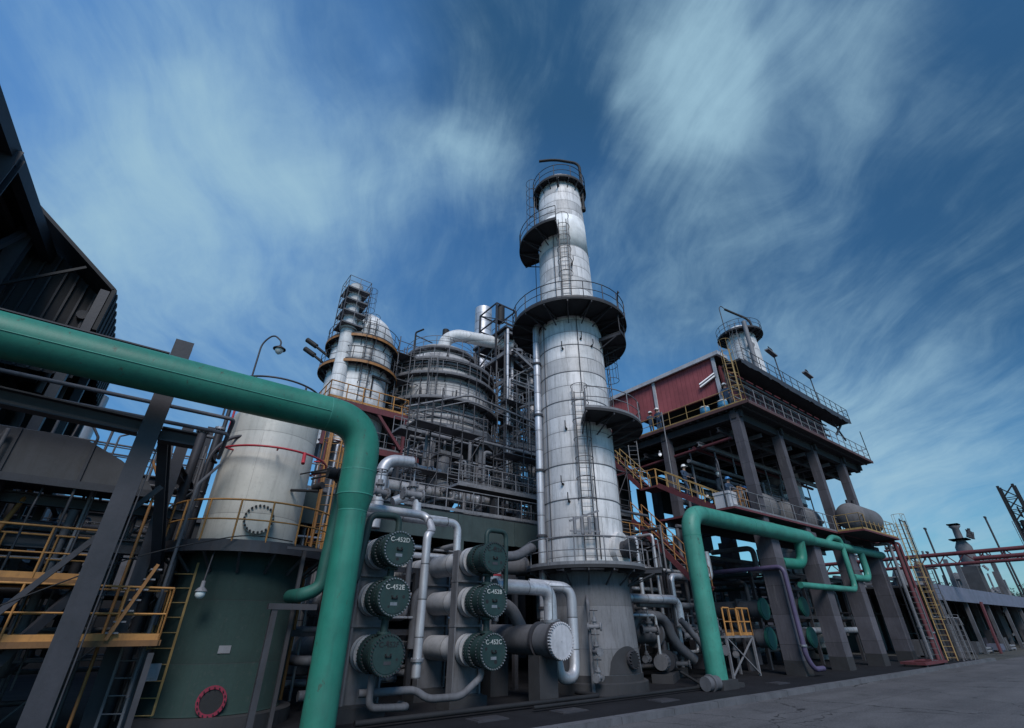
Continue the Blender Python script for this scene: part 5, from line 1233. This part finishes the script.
# long shed
sh_ = thing('shed', 'low long shed with a blue grey fascia beyond the plant', 'building', (60, 12, 0))
part('fascia', MB().box(47.5, 160, 11.0, 11.2, 3.6, 4.65), 'shed', sh_)
part('roof', MB().box(47.5, 160, 11.2, 26, 4.5, 4.62), 'under', sh_)
part('back_wall', MB().box(47.5, 160, 20, 20.2, 0, 4.5), 'black', sh_)
for x in range(49, 160, 7): part('post', MB().bar((x, 11.4, 0), (x, 11.4, 3.6), .25), 'dull', sh_)
solo('leaning_plank', MB().bar((58.2, 10.9, 0), (58.2, 10.8, 3.7), .5, .12), 'redsteel', 'pinkish red post against the front of the long shed', 'post')
mb = MB()
jr = random.Random(5)
kinds = [('crate', 'crate'), ('pipe_bundle', 'pipe bundle'), ('metal_cabinet', 'cabinet'), ('covered_pallet', 'pallet')]
for i in range(16):
    x = 46.5 + i * 2.1 + jr.uniform(-.4, .4); y = 11.6 + jr.uniform(-.6, 1.5); k = kinds[i % 4]; b = MB()
    if i % 4 == 1:
        for a in range(6): b.cyl((x, y + .2 * (a % 3), .15 + .2 * (a // 3)), (x + 2.0, y + .2 * (a % 3), .15 + .2 * (a // 3)), .09, n=10)
        b.bar((x + .3, y - .1, .06), (x + .3, y + .6, .06), .1).bar((x + 1.7, y - .1, .06), (x + 1.7, y + .6, .06), .1)
    elif i % 4 == 2:
        b.box(x, x + .8, y, y + .5, .1, 1.6); b.box(x + .05, x + .38, y - .03, y - .002, .2, 1.5); b.box(x + .42, x + .75, y - .03, y - .002, .2, 1.5); b.box(x + .1, x + .7, y + .1, y + .4, 0, .1)
    else:
        w_ = jr.uniform(.8, 1.4); h_ = jr.uniform(.5, 1.1); b.box(x, x + w_, y, y + .9, .12, h_)
        for a in range(4): b.box(x + a * w_ / 3.3 * .98, x + a * w_ / 3.3 * .98 + .08, y - .02, y - .002, .1, h_ + .02)
        b.box(x, x + w_, y + .1, y + .25, 0, .118).box(x, x + w_, y + .6, y + .75, 0, .118)
    solo(k[0], b, ['dull', 'grate', 'steel', 'shed'][i % 4], 'dim stored %s standing under the long shed' % k[1], k[1], group='%ss under the shed' % k[1])
# reddish pipe bridge crossing towards the road
pb = thing('pipe_bridge', 'dull red pipe bridge crossing above the road at the right', 'pipe bridge', (52, 8, 0))
part('upper_pipe', MB().cyl((52, 22, 6.9), (52, -30, 7.1), .15, n=14), 'redsteel', pb)
part('lower_pipe', MB().cyl((52, 22, 6.15), (52, -30, 6.3), .12, n=12), 'redsteel', pb)
part('front_pipe', MB().cyl((50, 8.6, 6.3), (50, -30, 6.45), .15, n=14), 'redsteel', pb)
mb = MB()
for k in range(20): mb.bar((52, 22 - k * 1.2, 6.2), (52, 21.4 - k * 1.2, 6.9), .07).bar((52, 21.4 - k * 1.2, 6.9), (52, 20.8 - k * 1.2, 6.2), .07)
part('lattice', mb, 'redsteel', pb)
for y in (12.2, 20.0): part('trestle_leg', MB().bar((52, y, 0), (52, y, 6.1), .25), 'steel', pb)
for y in (-8, -22): part('trestle_leg', MB().bar((52, y, 0), (52, y, 6.1), .25), 'steel', pb)
part('marker_cloth', MB().box(46.9, 47.6, 12.4, 12.45, 7.3, 7.5), 'redbright', pb)
# distant tower with canopy and vessels
dt = thing('process_tower', 'distant squat tower with small canopies above the red pipe bridge', 'tower', (79.5, 14.3, 0))
part('body', MB().box(78.6, 80.6, 13.6, 15.2, 0, 8.0), 'ductgrey', dt)
for i, (x, y) in enumerate(((77.2, 15.9), (82.0, 12.6), (76.2, 14.8), (83.2, 13))): part('leg', MB().bar((x, y, 0), (x, y, 8.8 - i * .4), .4), 'mid', dt)
part('upper_vessel', MB().lathe((79.8, 14.2, 0), [(.8, 8.0), (.8, 10.2), (.4, 11.0), (.35, 12.3), (.6, 12.6), (.01, 12.8)], 20), 'dull', dt)
mb = MB().box(78.8, 80.9, 13.4, 15.1, 11.0, 11.12).box(79.2, 80.5, 13.7, 14.8, 12.75, 12.87)
for k in range(9): mb.bar((78.4 + .36 * k, 13.1, 11.1), (78.6 + .34 * k, 13.1, 12.0), .07)
for k in range(5): mb.cyl((78.6 + .6 * k, 13.2, 11.1), (78.6 + .6 * k, 13.0, 11.6 + .3 * (k % 3)), .15, n=7); part('canopy', mb, 'mid', dt)
mb = rail_mb([(78.2, 12.8, 8.6), (81.6, 12.4, 8.6), (82, 15, 8.6)], 1, 1.0, .05, False); part('handrail', mb, 'steel', dt)
for i, (x, y, z) in enumerate(((77.4, 16.6, 12.3), (83.4, 11.6, 13.6), (84.5, 11.5, 10), (76, 17, 9.5))):
    part('pole', MB().cyl((x, y, 0), (x, y, z), .1, n=8).box(x - .3, x + .3, y - .1, y + .1, z, z + .2), 'steel', dt)
mb = MB()
for k in range(14): mb.bar((78.2 + k * .2, 13.1, 1 + (k * 2.3) % 7), (79.4 + k * .15, 13.1, 1.2 + (k * 2.3) % 7), .12)
part('pipe_run', mb, 'grate', dt)
# lattice mast
lm = thing('lattice_mast', 'distant dark lattice mast with a ladder at the right edge', 'mast', (86.5, 8.6, 0))
mb = MB(); bx_, by_ = 85.6, 8.0
for a in (0, 1.4):
    for b_ in (0, 1.4): mb.bar((bx_ + a, by_ + b_, 0), (bx_ + a, by_ + b_, 17.5), .26)
for k in range(12):
    z = k * 1.45
    for (p, q) in (((0, 0), (1.4, 0)), ((1.4, 0), (1.4, 1.4)), ((0, 1.4), (0, 0)), ((1.4, 1.4), (0, 1.4))):
        mb.bar((bx_ + p[0], by_ + p[1], z), (bx_ + q[0], by_ + q[1], z + 1.45), .13); mb.bar((bx_ + p[0], by_ + p[1], z), (bx_ + q[0], by_ + q[1], z), .08)
part('mast_frame', mb, 'black', lm)
jr = random.Random(3); mb = MB()
for k in range(40):
    x, y, z = bx_ + jr.uniform(-.5, 2.4), by_ + jr.uniform(-1.6, 1.2), jr.uniform(8, 14.5); mb.cyl((x, y, z), (x + jr.uniform(-.4, .6), y, z + jr.uniform(.2, 1)), jr.uniform(.08, .25), n=7)
part('platform_gear', mb, 'black', lm)
straight_ladder('pole', 'slim pole left of the distant lattice mast', 82.5, 9.2, 0, 12.8, 200, 'steel', False, .25)
rack('long dim pipe rack beyond the shed roof', 60, 150, 19, 22, (5.0, 6.4), 10, 'steel', .35)
jr = random.Random(8)
for i in range(14):
    x = 58 + i * 5.2 + jr.uniform(-1, 1); h_ = jr.uniform(5.4, 9); r_ = jr.uniform(.5, 1.3)
    mb = MB().lathe((x, 18 + jr.uniform(-1, 2), 0), [(r_, 0), (r_, h_ - .8), (r_ * .7, h_ - .2), (.01, h_)], 14); mb.cyl((x, 18, h_), (x + .2, 18, h_ + jr.uniform(.5, 2)), .12, n=6)
    for k in range(3): mb.ring((x, 18.2, 0), r_, r_ + .5, h_ - 2.5 * k - 1, h_ - 2.5 * k - .9, n=10)
    solo('far_vessel', mb, jr.choice(['dull', 'mid', 'skirt']), 'dim upright vessel in the distance behind the long shed', 'vessel', group='distant vessels behind the shed')
# low distant silhouettes beyond shed
jr = random.Random(11)
def tree(x, y, h, label, group):
    t = thing('tree', label, 'tree', (x, y, 0), group)
    part('trunk', MB().cyl((0, 0, 0), (0, 0, h * .6), .3, .12, n=8), 'steel', t, local=True)
    mb = MB()
    for c_ in range(9):
        cc = Vector((jr.gauss(0, h * .22), jr.gauss(0, h * .22), h * .62 + jr.gauss(0, h * .13)))
        for k in range(170):
            d = Vector((jr.gauss(0, 1), jr.gauss(0, 1), jr.gauss(0, .8))).normalized() * (h * .2 * jr.uniform(.6, 1.1)); p = cc + d
            u = Vector((jr.uniform(-1, 1), jr.uniform(-1, 1), jr.uniform(-1, 1))) * .35; w = Vector((jr.uniform(-1, 1), jr.uniform(-1, 1), jr.uniform(-1, 1))) * .35
            mb.add([p, p + u, p + w], [(0, 1, 2)])
    part('crown', mb, 'foliage', t, local=True)
for x, y, h in ((88, 24, 8), (96, 22, 7), (104, 26, 9), (112, 24, 8), (122, 27, 9), (80, 28, 8), (134, 24, 9), (72, 27, 7), (128, 18, 8), (145, 22, 9)):
    tree(x, y, h, 'dim bushy tree beyond the long shed on the right', 'trees beyond the shed')
for i, (x, y, w, d, h) in enumerate(((62, 27, 14, 8, 6.5), (95, 32, 20, 10, 7.5), (125, 10, 12, 10, 6.0))):
    t = thing('far_building', ['grey plant building behind the long shed, nearest', 'grey plant building behind the long shed, further off', 'grey block far along the road at the right edge'][i], 'building', (x, y, 0))
    part('wall', MB().box(x, x + w, y, y + d, 0, h), 'concrete', t); part('roof', MB().box(x - .3, x + w + .3, y - .3, y + d + .3, h + .002, h + .3), 'steel', t)
    b = MB()
    for k in range(int(w / 2.4)): b.box(x + .8 + k * 2.3, x + 2.2 + k * 2.3, y - .04, y - .003, h * .55, h * .8)
    part('window', b, 'black', t)

# ------------------------------------------------------------------ 12. pipework filling the dark plant behind
def clutter(n, x0, x1, y0, y1, z0, z1, rmin, rmax, mats, label, group, seed, up=.3):
    jr = random.Random(seed)
    for i in range(n):
        p = Vector((jr.uniform(x0, x1), jr.uniform(y0, y1), jr.uniform(z0, z1))); pts = [p]; last = None
        for k in range(jr.randint(2, 5)):
            ax = jr.choice([a for a in 'xxyzz' if a != last]); last = ax; q = pts[-1].copy()
            if ax == 'x': q.x = jr.uniform(x0, x1)
            if ax == 'y': q.y = jr.uniform(y0, y1)
            if ax == 'z': q.z = jr.uniform(z0, z1)
            if (q - pts[-1]).length > .5: pts.append(q)
        if len(pts) < 2: pts.append(pts[0] + Vector((0, 0, 1)))
        r_ = jr.uniform(rmin, rmax) ** 1.0
        pipe(label, pts, r_, jr.choice(mats), name='pipe', group=group, n=10, bend=r_ * 2.5)
clutter(34, 4.0, 12.5, 15.2, 19.5, .3, 4.9, .03, .13, ['dull', 'silver', 'grate', 'silverz'], 'pipe in the dim tangle behind the exchanger stacks', 'pipes behind the exchangers', 1)
clutter(44, 15.5, 25, 14.0, 20, .3, 6.6, .03, .14, ['dull', 'steel', 'silver', 'grate'], 'pipe in the dark tangle right of the tallest column', 'pipes right of the tallest column', 2)
clutter(30, 26.5, 43, 13.4, 20, .3, 6.3, .05, .18, ['dull', 'steel', 'silver', 'grate', 'dkgreen'], 'pipe in the dark space under the process building', 'pipes under the process building', 3)
clutter(34, 26.5, 43, 14.4, 20, 7.3, 12.0, .04, .14, ['dull', 'steel', 'grate'], 'pipe above the lower walkway in the shade of the deck', 'pipes over the lower walkway', 4)
clutter(40, 10.0, 18.5, 20.5, 27, 6.3, 12.2, .03, .13, ['dull', 'silver', 'grate', 'grate'], 'pipe among the steelwork under the wide vessel', 'pipes under the wide vessel', 5)
clutter(60, 18.4, 24.4, 24.3, 29, 6.3, 21.5, .03, .10, ['silver', 'grate', 'grate', 'dull'], 'pipe threaded through the steel frame tower', 'pipes inside the steel tower', 6)
clutter(36, -5.5, 1.0, 14.6, 20, .4, 5.4, .03, .12, ['steel', 'dull', 'steelnear', 'grate'], 'dark pipe in the gloom behind the left walkways', 'pipes behind the left walkways', 7)
clutter(14, -7, -3, 17, 23, 5.8, 11, .05, .15, ['steel', 'steelnear', 'grate'], 'dark pipe inside the upper left building', 'pipes inside the left building', 8)
clutter(10, 3.5, 6.5, 16, 19, 4, 9, .03, .07, ['silver', 'orangedk', 'grate', 'redsteel'], 'thin pipe between the cream tank and the green bend', 'thin pipes behind the cream tank', 9)
# frames in the clutter
rack('dark pipe rack behind the exchanger stacks', 3.8, 12.2, 15.6, 18.2, (1.8, 3.6), 4)
rack('dark pipe rack right of the tallest column', 16.5, 24.5, 15.8, 18.8, (2.2, 4.2, 5.6), 3)
rack('dark steel rack behind the left walkways', -7, -.2, 16, 19, (1.8, 3.4, 5.0), 4, 'steelnear')
rack('steel rack under the process building', 27.5, 42.5, 14.2, 18.5, (2.4, 4.6), 5)
# blocks of plant added far back so that the depth stays dark
bw = thing('far_building', 'added dark block closing the view deep behind the pipework', 'building', (-30, 36, 0))
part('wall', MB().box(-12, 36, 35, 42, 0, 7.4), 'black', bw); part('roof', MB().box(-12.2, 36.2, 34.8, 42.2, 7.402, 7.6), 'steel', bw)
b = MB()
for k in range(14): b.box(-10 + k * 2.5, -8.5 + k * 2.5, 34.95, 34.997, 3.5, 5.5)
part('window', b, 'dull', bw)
bw = thing('far_building', 'added dark block behind the concrete legs on the right', 'building', (25.2, 30, 0))
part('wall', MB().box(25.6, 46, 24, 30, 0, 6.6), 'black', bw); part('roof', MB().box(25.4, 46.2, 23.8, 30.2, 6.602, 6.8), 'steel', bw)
# left far tower glimpsed under the roof + railings near duct
pipe('pale round tower glimpsed beyond the left steel beams', [(-3.3, 28, 0), (-3.3, 28, 11.5)], .5, 'silverz', n=20)
for i, z in enumerate((4.1, 5.3)):
    walkway(['dim walkway below the grey duct at left', 'dim upper walkway behind the grey duct at left'][i], -7, 1.2, 18.4 + i, 19.6 + i, z + i * .8, 'grate', 'steelnear', 'fb', 'steel')
for i, (y, z) in enumerate(((13.2, 6.6), (13.5, 6.3), (16.0, 6.9))):
    pipe(['upper slim pipe running along the left steelwork', 'middle slim pipe running along the left steelwork', 'far slim pipe running along the left steelwork'][i], [(-8, y, z), (1.2, y, z), (1.2, y + .6, z - .5)], .05, ['dull', 'mid', 'dull'][i], n=8)
rk = random.Random(4)
for i in range(14):
    x = -5 + i * .46 + rk.uniform(-.1, .1); y = 13.6 + rk.uniform(0, 1.4)
    pipe('thin upright service pipe in the left steelwork', [(x, y, rk.uniform(0, 1)), (x, y, rk.uniform(3.2, 6.2)), (x + rk.uniform(-.4, .4), y + .5, rk.uniform(4.5, 6.4))], rk.uniform(.02, .05), rk.choice(['steel', 'mid', 'dull', 'orangedk']), n=8, group='thin upright pipes in the left steelwork')
# crossing electric cable
solo('cable', MB().tube([(-1.5, 12.0, 2.2), (.2, 12.6, 3.25), (2.2, 13.1, 3.9), (3.2, 13.0, 3.8)], .014, 6, bend=1.0), 'black', 'thin black cable sagging from the steel post to the tank platform', 'cable')
# drum and pedestal dark lumps at exchanger feet
for i, (x, y) in enumerate(((5.5, 13.2), (5.5, 15.2), (8.5, 13.2), (8.5, 15.2))):
    solo('concrete_plinth', MB().box(x - .6, x + .6, y - .3, y + .35, 0.0, .3).box(x - .5, x + .5, y - .2, y + .25, .3, .34), 'concretedk', ['plinth under the left stack, front', 'plinth under the left stack, rear', 'plinth under the right stack, front', 'plinth under the right stack, rear'][i] + ' support', 'plinth')

# ------------------------------------------------------------------ sky, light, camera
def cam_dir(px, py):
    f_, s_, c_ = 468., 261 / math.hypot(468, 261), 468 / math.hypot(468, 261)
    A_ = math.atan2(693, 535.87); a_ = px - 512; b_ = 364 - py; F = f_ * c_ - b_ * s_; Z = f_ * s_ + b_ * c_
    return Vector((F * math.cos(A_) + a_ * math.sin(A_), F * math.sin(A_) - a_ * math.cos(A_), Z)).normalized()
SUN_EL, SUN_AZ = 44., -120.      # sun high over the road, to the right behind the viewer (bearing of the sun in the xy plane)
W = bpy.data.worlds.new('World'); S.world = W; W.use_nodes = True
nt = W.node_tree; bg = nt.nodes['Background']
sky = N(nt, 'ShaderNodeTexSky', sky_type='NISHITA'); sky.sun_disc = False; sky.sun_elevation = R(SUN_EL); sky.sun_rotation = R(90 - SUN_AZ)
sky.air_density = 1.3; sky.dust_density = .6; sky.ozone_density = 2.5
d = N(nt, 'ShaderNodeTexCoord').outputs['Generated']
wn = N(nt, 'ShaderNodeTexNoise'); wn.inputs['Scale'].default_value = 1.6; wn.inputs['Detail'].default_value = 4
nt.links.new(d, wn.inputs['Vector'])
wv_ = N(nt, 'ShaderNodeVectorMath', operation='MULTIPLY_ADD'); nt.links.new(wn.outputs['Color'], wv_.inputs[0]); wv_.inputs[1].default_value = (.55, .55, .55); nt.links.new(d, wv_.inputs[2])
def blob(px, py, rad, amt):
    n_ = N(nt, 'ShaderNodeVectorMath', operation='DISTANCE'); nt.links.new(wv_.outputs[0], n_.inputs[0])
    n_.inputs[1].default_value = cam_dir(px, py) + Vector((.275, .275, .275))
    return math_n(nt, 'MULTIPLY', ramp_s(n_.outputs['Value'], rad, 0.), amt)
def ramp_s(v, lo, hi):
    n_ = N(nt, 'ShaderNodeMapRange', interpolation_type='SMOOTHSTEP'); n_.inputs[1].default_value = lo; n_.inputs[2].default_value = hi
    nt.links.new(v, n_.inputs[0]); return n_.outputs[0]
cov = None
for (a, b_, c_, e_) in ((690, 60, .27, 1.1), (640, 130, .22, .7), (850, 60, .2, .5), (455, 175, .2, .9), (370, 205, .22, .5), (150, 205, .40, .6), (230, 120, .30, .5), (930, 450, .42, .42), (960, 560, .4, .5), (330, 330, .42, .55), (60, 330, .4, .45), (650, 290, .34, .4), (760, 380, .42, .36), (120, 20, .4, .2)):
    v_ = blob(a, b_, c_, e_); cov = v_ if cov is None else math_n(nt, 'ADD', cov, v_)
# thin cirrus sheet: a flat layer high overhead, its fibres running away from the viewer's side of the plant
A_ = math.atan2(693, 535.87)
def dotn(v3):
    n_ = N(nt, 'ShaderNodeVectorMath', operation='DOT_PRODUCT'); nt.links.new(d, n_.inputs[0]); n_.inputs[1].default_value = v3; return n_.outputs['Value']
zz_ = math_n(nt, 'ADD', math_n(nt, 'MAXIMUM', dotn((0, 0, 1)), 0.), .22)
u_ = math_n(nt, 'DIVIDE', dotn((math.cos(A_ + .12), math.sin(A_ + .12), 0)), zz_); w_ = math_n(nt, 'DIVIDE', dotn((math.sin(A_ + .12), -math.cos(A_ + .12), 0)), zz_)
pl_ = N(nt, 'ShaderNodeCombineXYZ'); nt.links.new(u_, pl_.inputs[0]); nt.links.new(w_, pl_.inputs[1])
wp = N(nt, 'ShaderNodeTexNoise'); wp.inputs['Scale'].default_value = 1.1; wp.inputs['Detail'].default_value = 3; nt.links.new(pl_.outputs[0], wp.inputs['Vector'])
pw = N(nt, 'ShaderNodeVectorMath', operation='MULTIPLY_ADD'); nt.links.new(wp.outputs['Color'], pw.inputs[0]); pw.inputs[1].default_value = (.62, .62, 0); nt.links.new(pl_.outputs[0], pw.inputs[2])
f1 = noise(nt, scaled(nt, pw.outputs[0], (.9, 2.2, 1)), 1.6, 12, .60)
f2 = noise(nt, scaled(nt, pw.outputs[0], (1.5, 5, 1)), 2.6, 12, .64)
f3 = noise(nt, scaled(nt, wv_.outputs[0], (1, 1, 1)), 4.2, 10, .60)
fld = math_n(nt, 'ADD', math_n(nt, 'MULTIPLY', f1, .45), math_n(nt, 'ADD', math_n(nt, 'MULTIPLY', f2, .23), math_n(nt, 'MULTIPLY', f3, .32)))
cloud = ramp_s(math_n(nt, 'ADD', fld, math_n(nt, 'MULTIPLY', math_n(nt, 'MINIMUM', cov, 1.15), .29)), .47, .95)
cloud = math_n(nt, 'MULTIPLY', cloud, .95)
base = mixc(nt, 1.0, sky.outputs[0], (.36, .74, 1.0), 'MULTIPLY')
lb = math_n(nt, 'MINIMUM', math_n(nt, 'ADD', blob(10, 60, .75, .95), blob(260, 330, .6, .5)), 1.0)
base = mixc(nt, lb, base, (.86, 2.3, 5.1))
dark = math_n(nt, 'ADD', blob(520, 20, .42, 1.2), math_n(nt, 'ADD', blob(990, 150, .75, .9), blob(620, 240, .3, .5)))
dark = math_n(nt, 'MINIMUM', dark, .92)
base = mixc(nt, dark, base, (.24, .84, 1.85))
colr = mixc(nt, cloud, base, (3.0, 4.8, 6.0))
nt.links.new(colr, bg.inputs['Color']); bg.inputs['Strength'].default_value = .11

sun = bpy.data.lights.new('sun', 'SUN'); sun.energy = 2.7; sun.angle = R(24); sun.color = (1.0, .95, .90)
so = bpy.data.objects.new('sun', sun); COL.objects.link(so)
sd_ = Vector((math.cos(R(SUN_AZ)) * math.cos(R(SUN_EL)), math.sin(R(SUN_AZ)) * math.cos(R(SUN_EL)), math.sin(R(SUN_EL))))
so.rotation_euler = sd_.to_track_quat('Z', 'Y').to_euler()

cam = bpy.data.cameras.new('camera'); co = bpy.data.objects.new('camera', cam); COL.objects.link(co); S.camera = co
cam.sensor_width = 36; cam.lens = 468 / 1024 * 36; cam.clip_end = 3000; cam.clip_start = .05
co.location = (0, 0, 2.0)
A0 = math.atan2(693, 535.87); pitch = math.atan(261 / 468)
look = Vector((math.cos(A0) * math.cos(pitch), math.sin(A0) * math.cos(pitch), math.sin(pitch)))
co.rotation_euler = look.to_track_quat('-Z', 'Y').to_euler()
S.view_settings.view_transform = 'Standard'; S.view_settings.look = 'None'; S.view_settings.exposure = 0
S.cycles.max_bounces = 6; S.cycles.diffuse_bounces = 3; S.cycles.glossy_bounces = 3
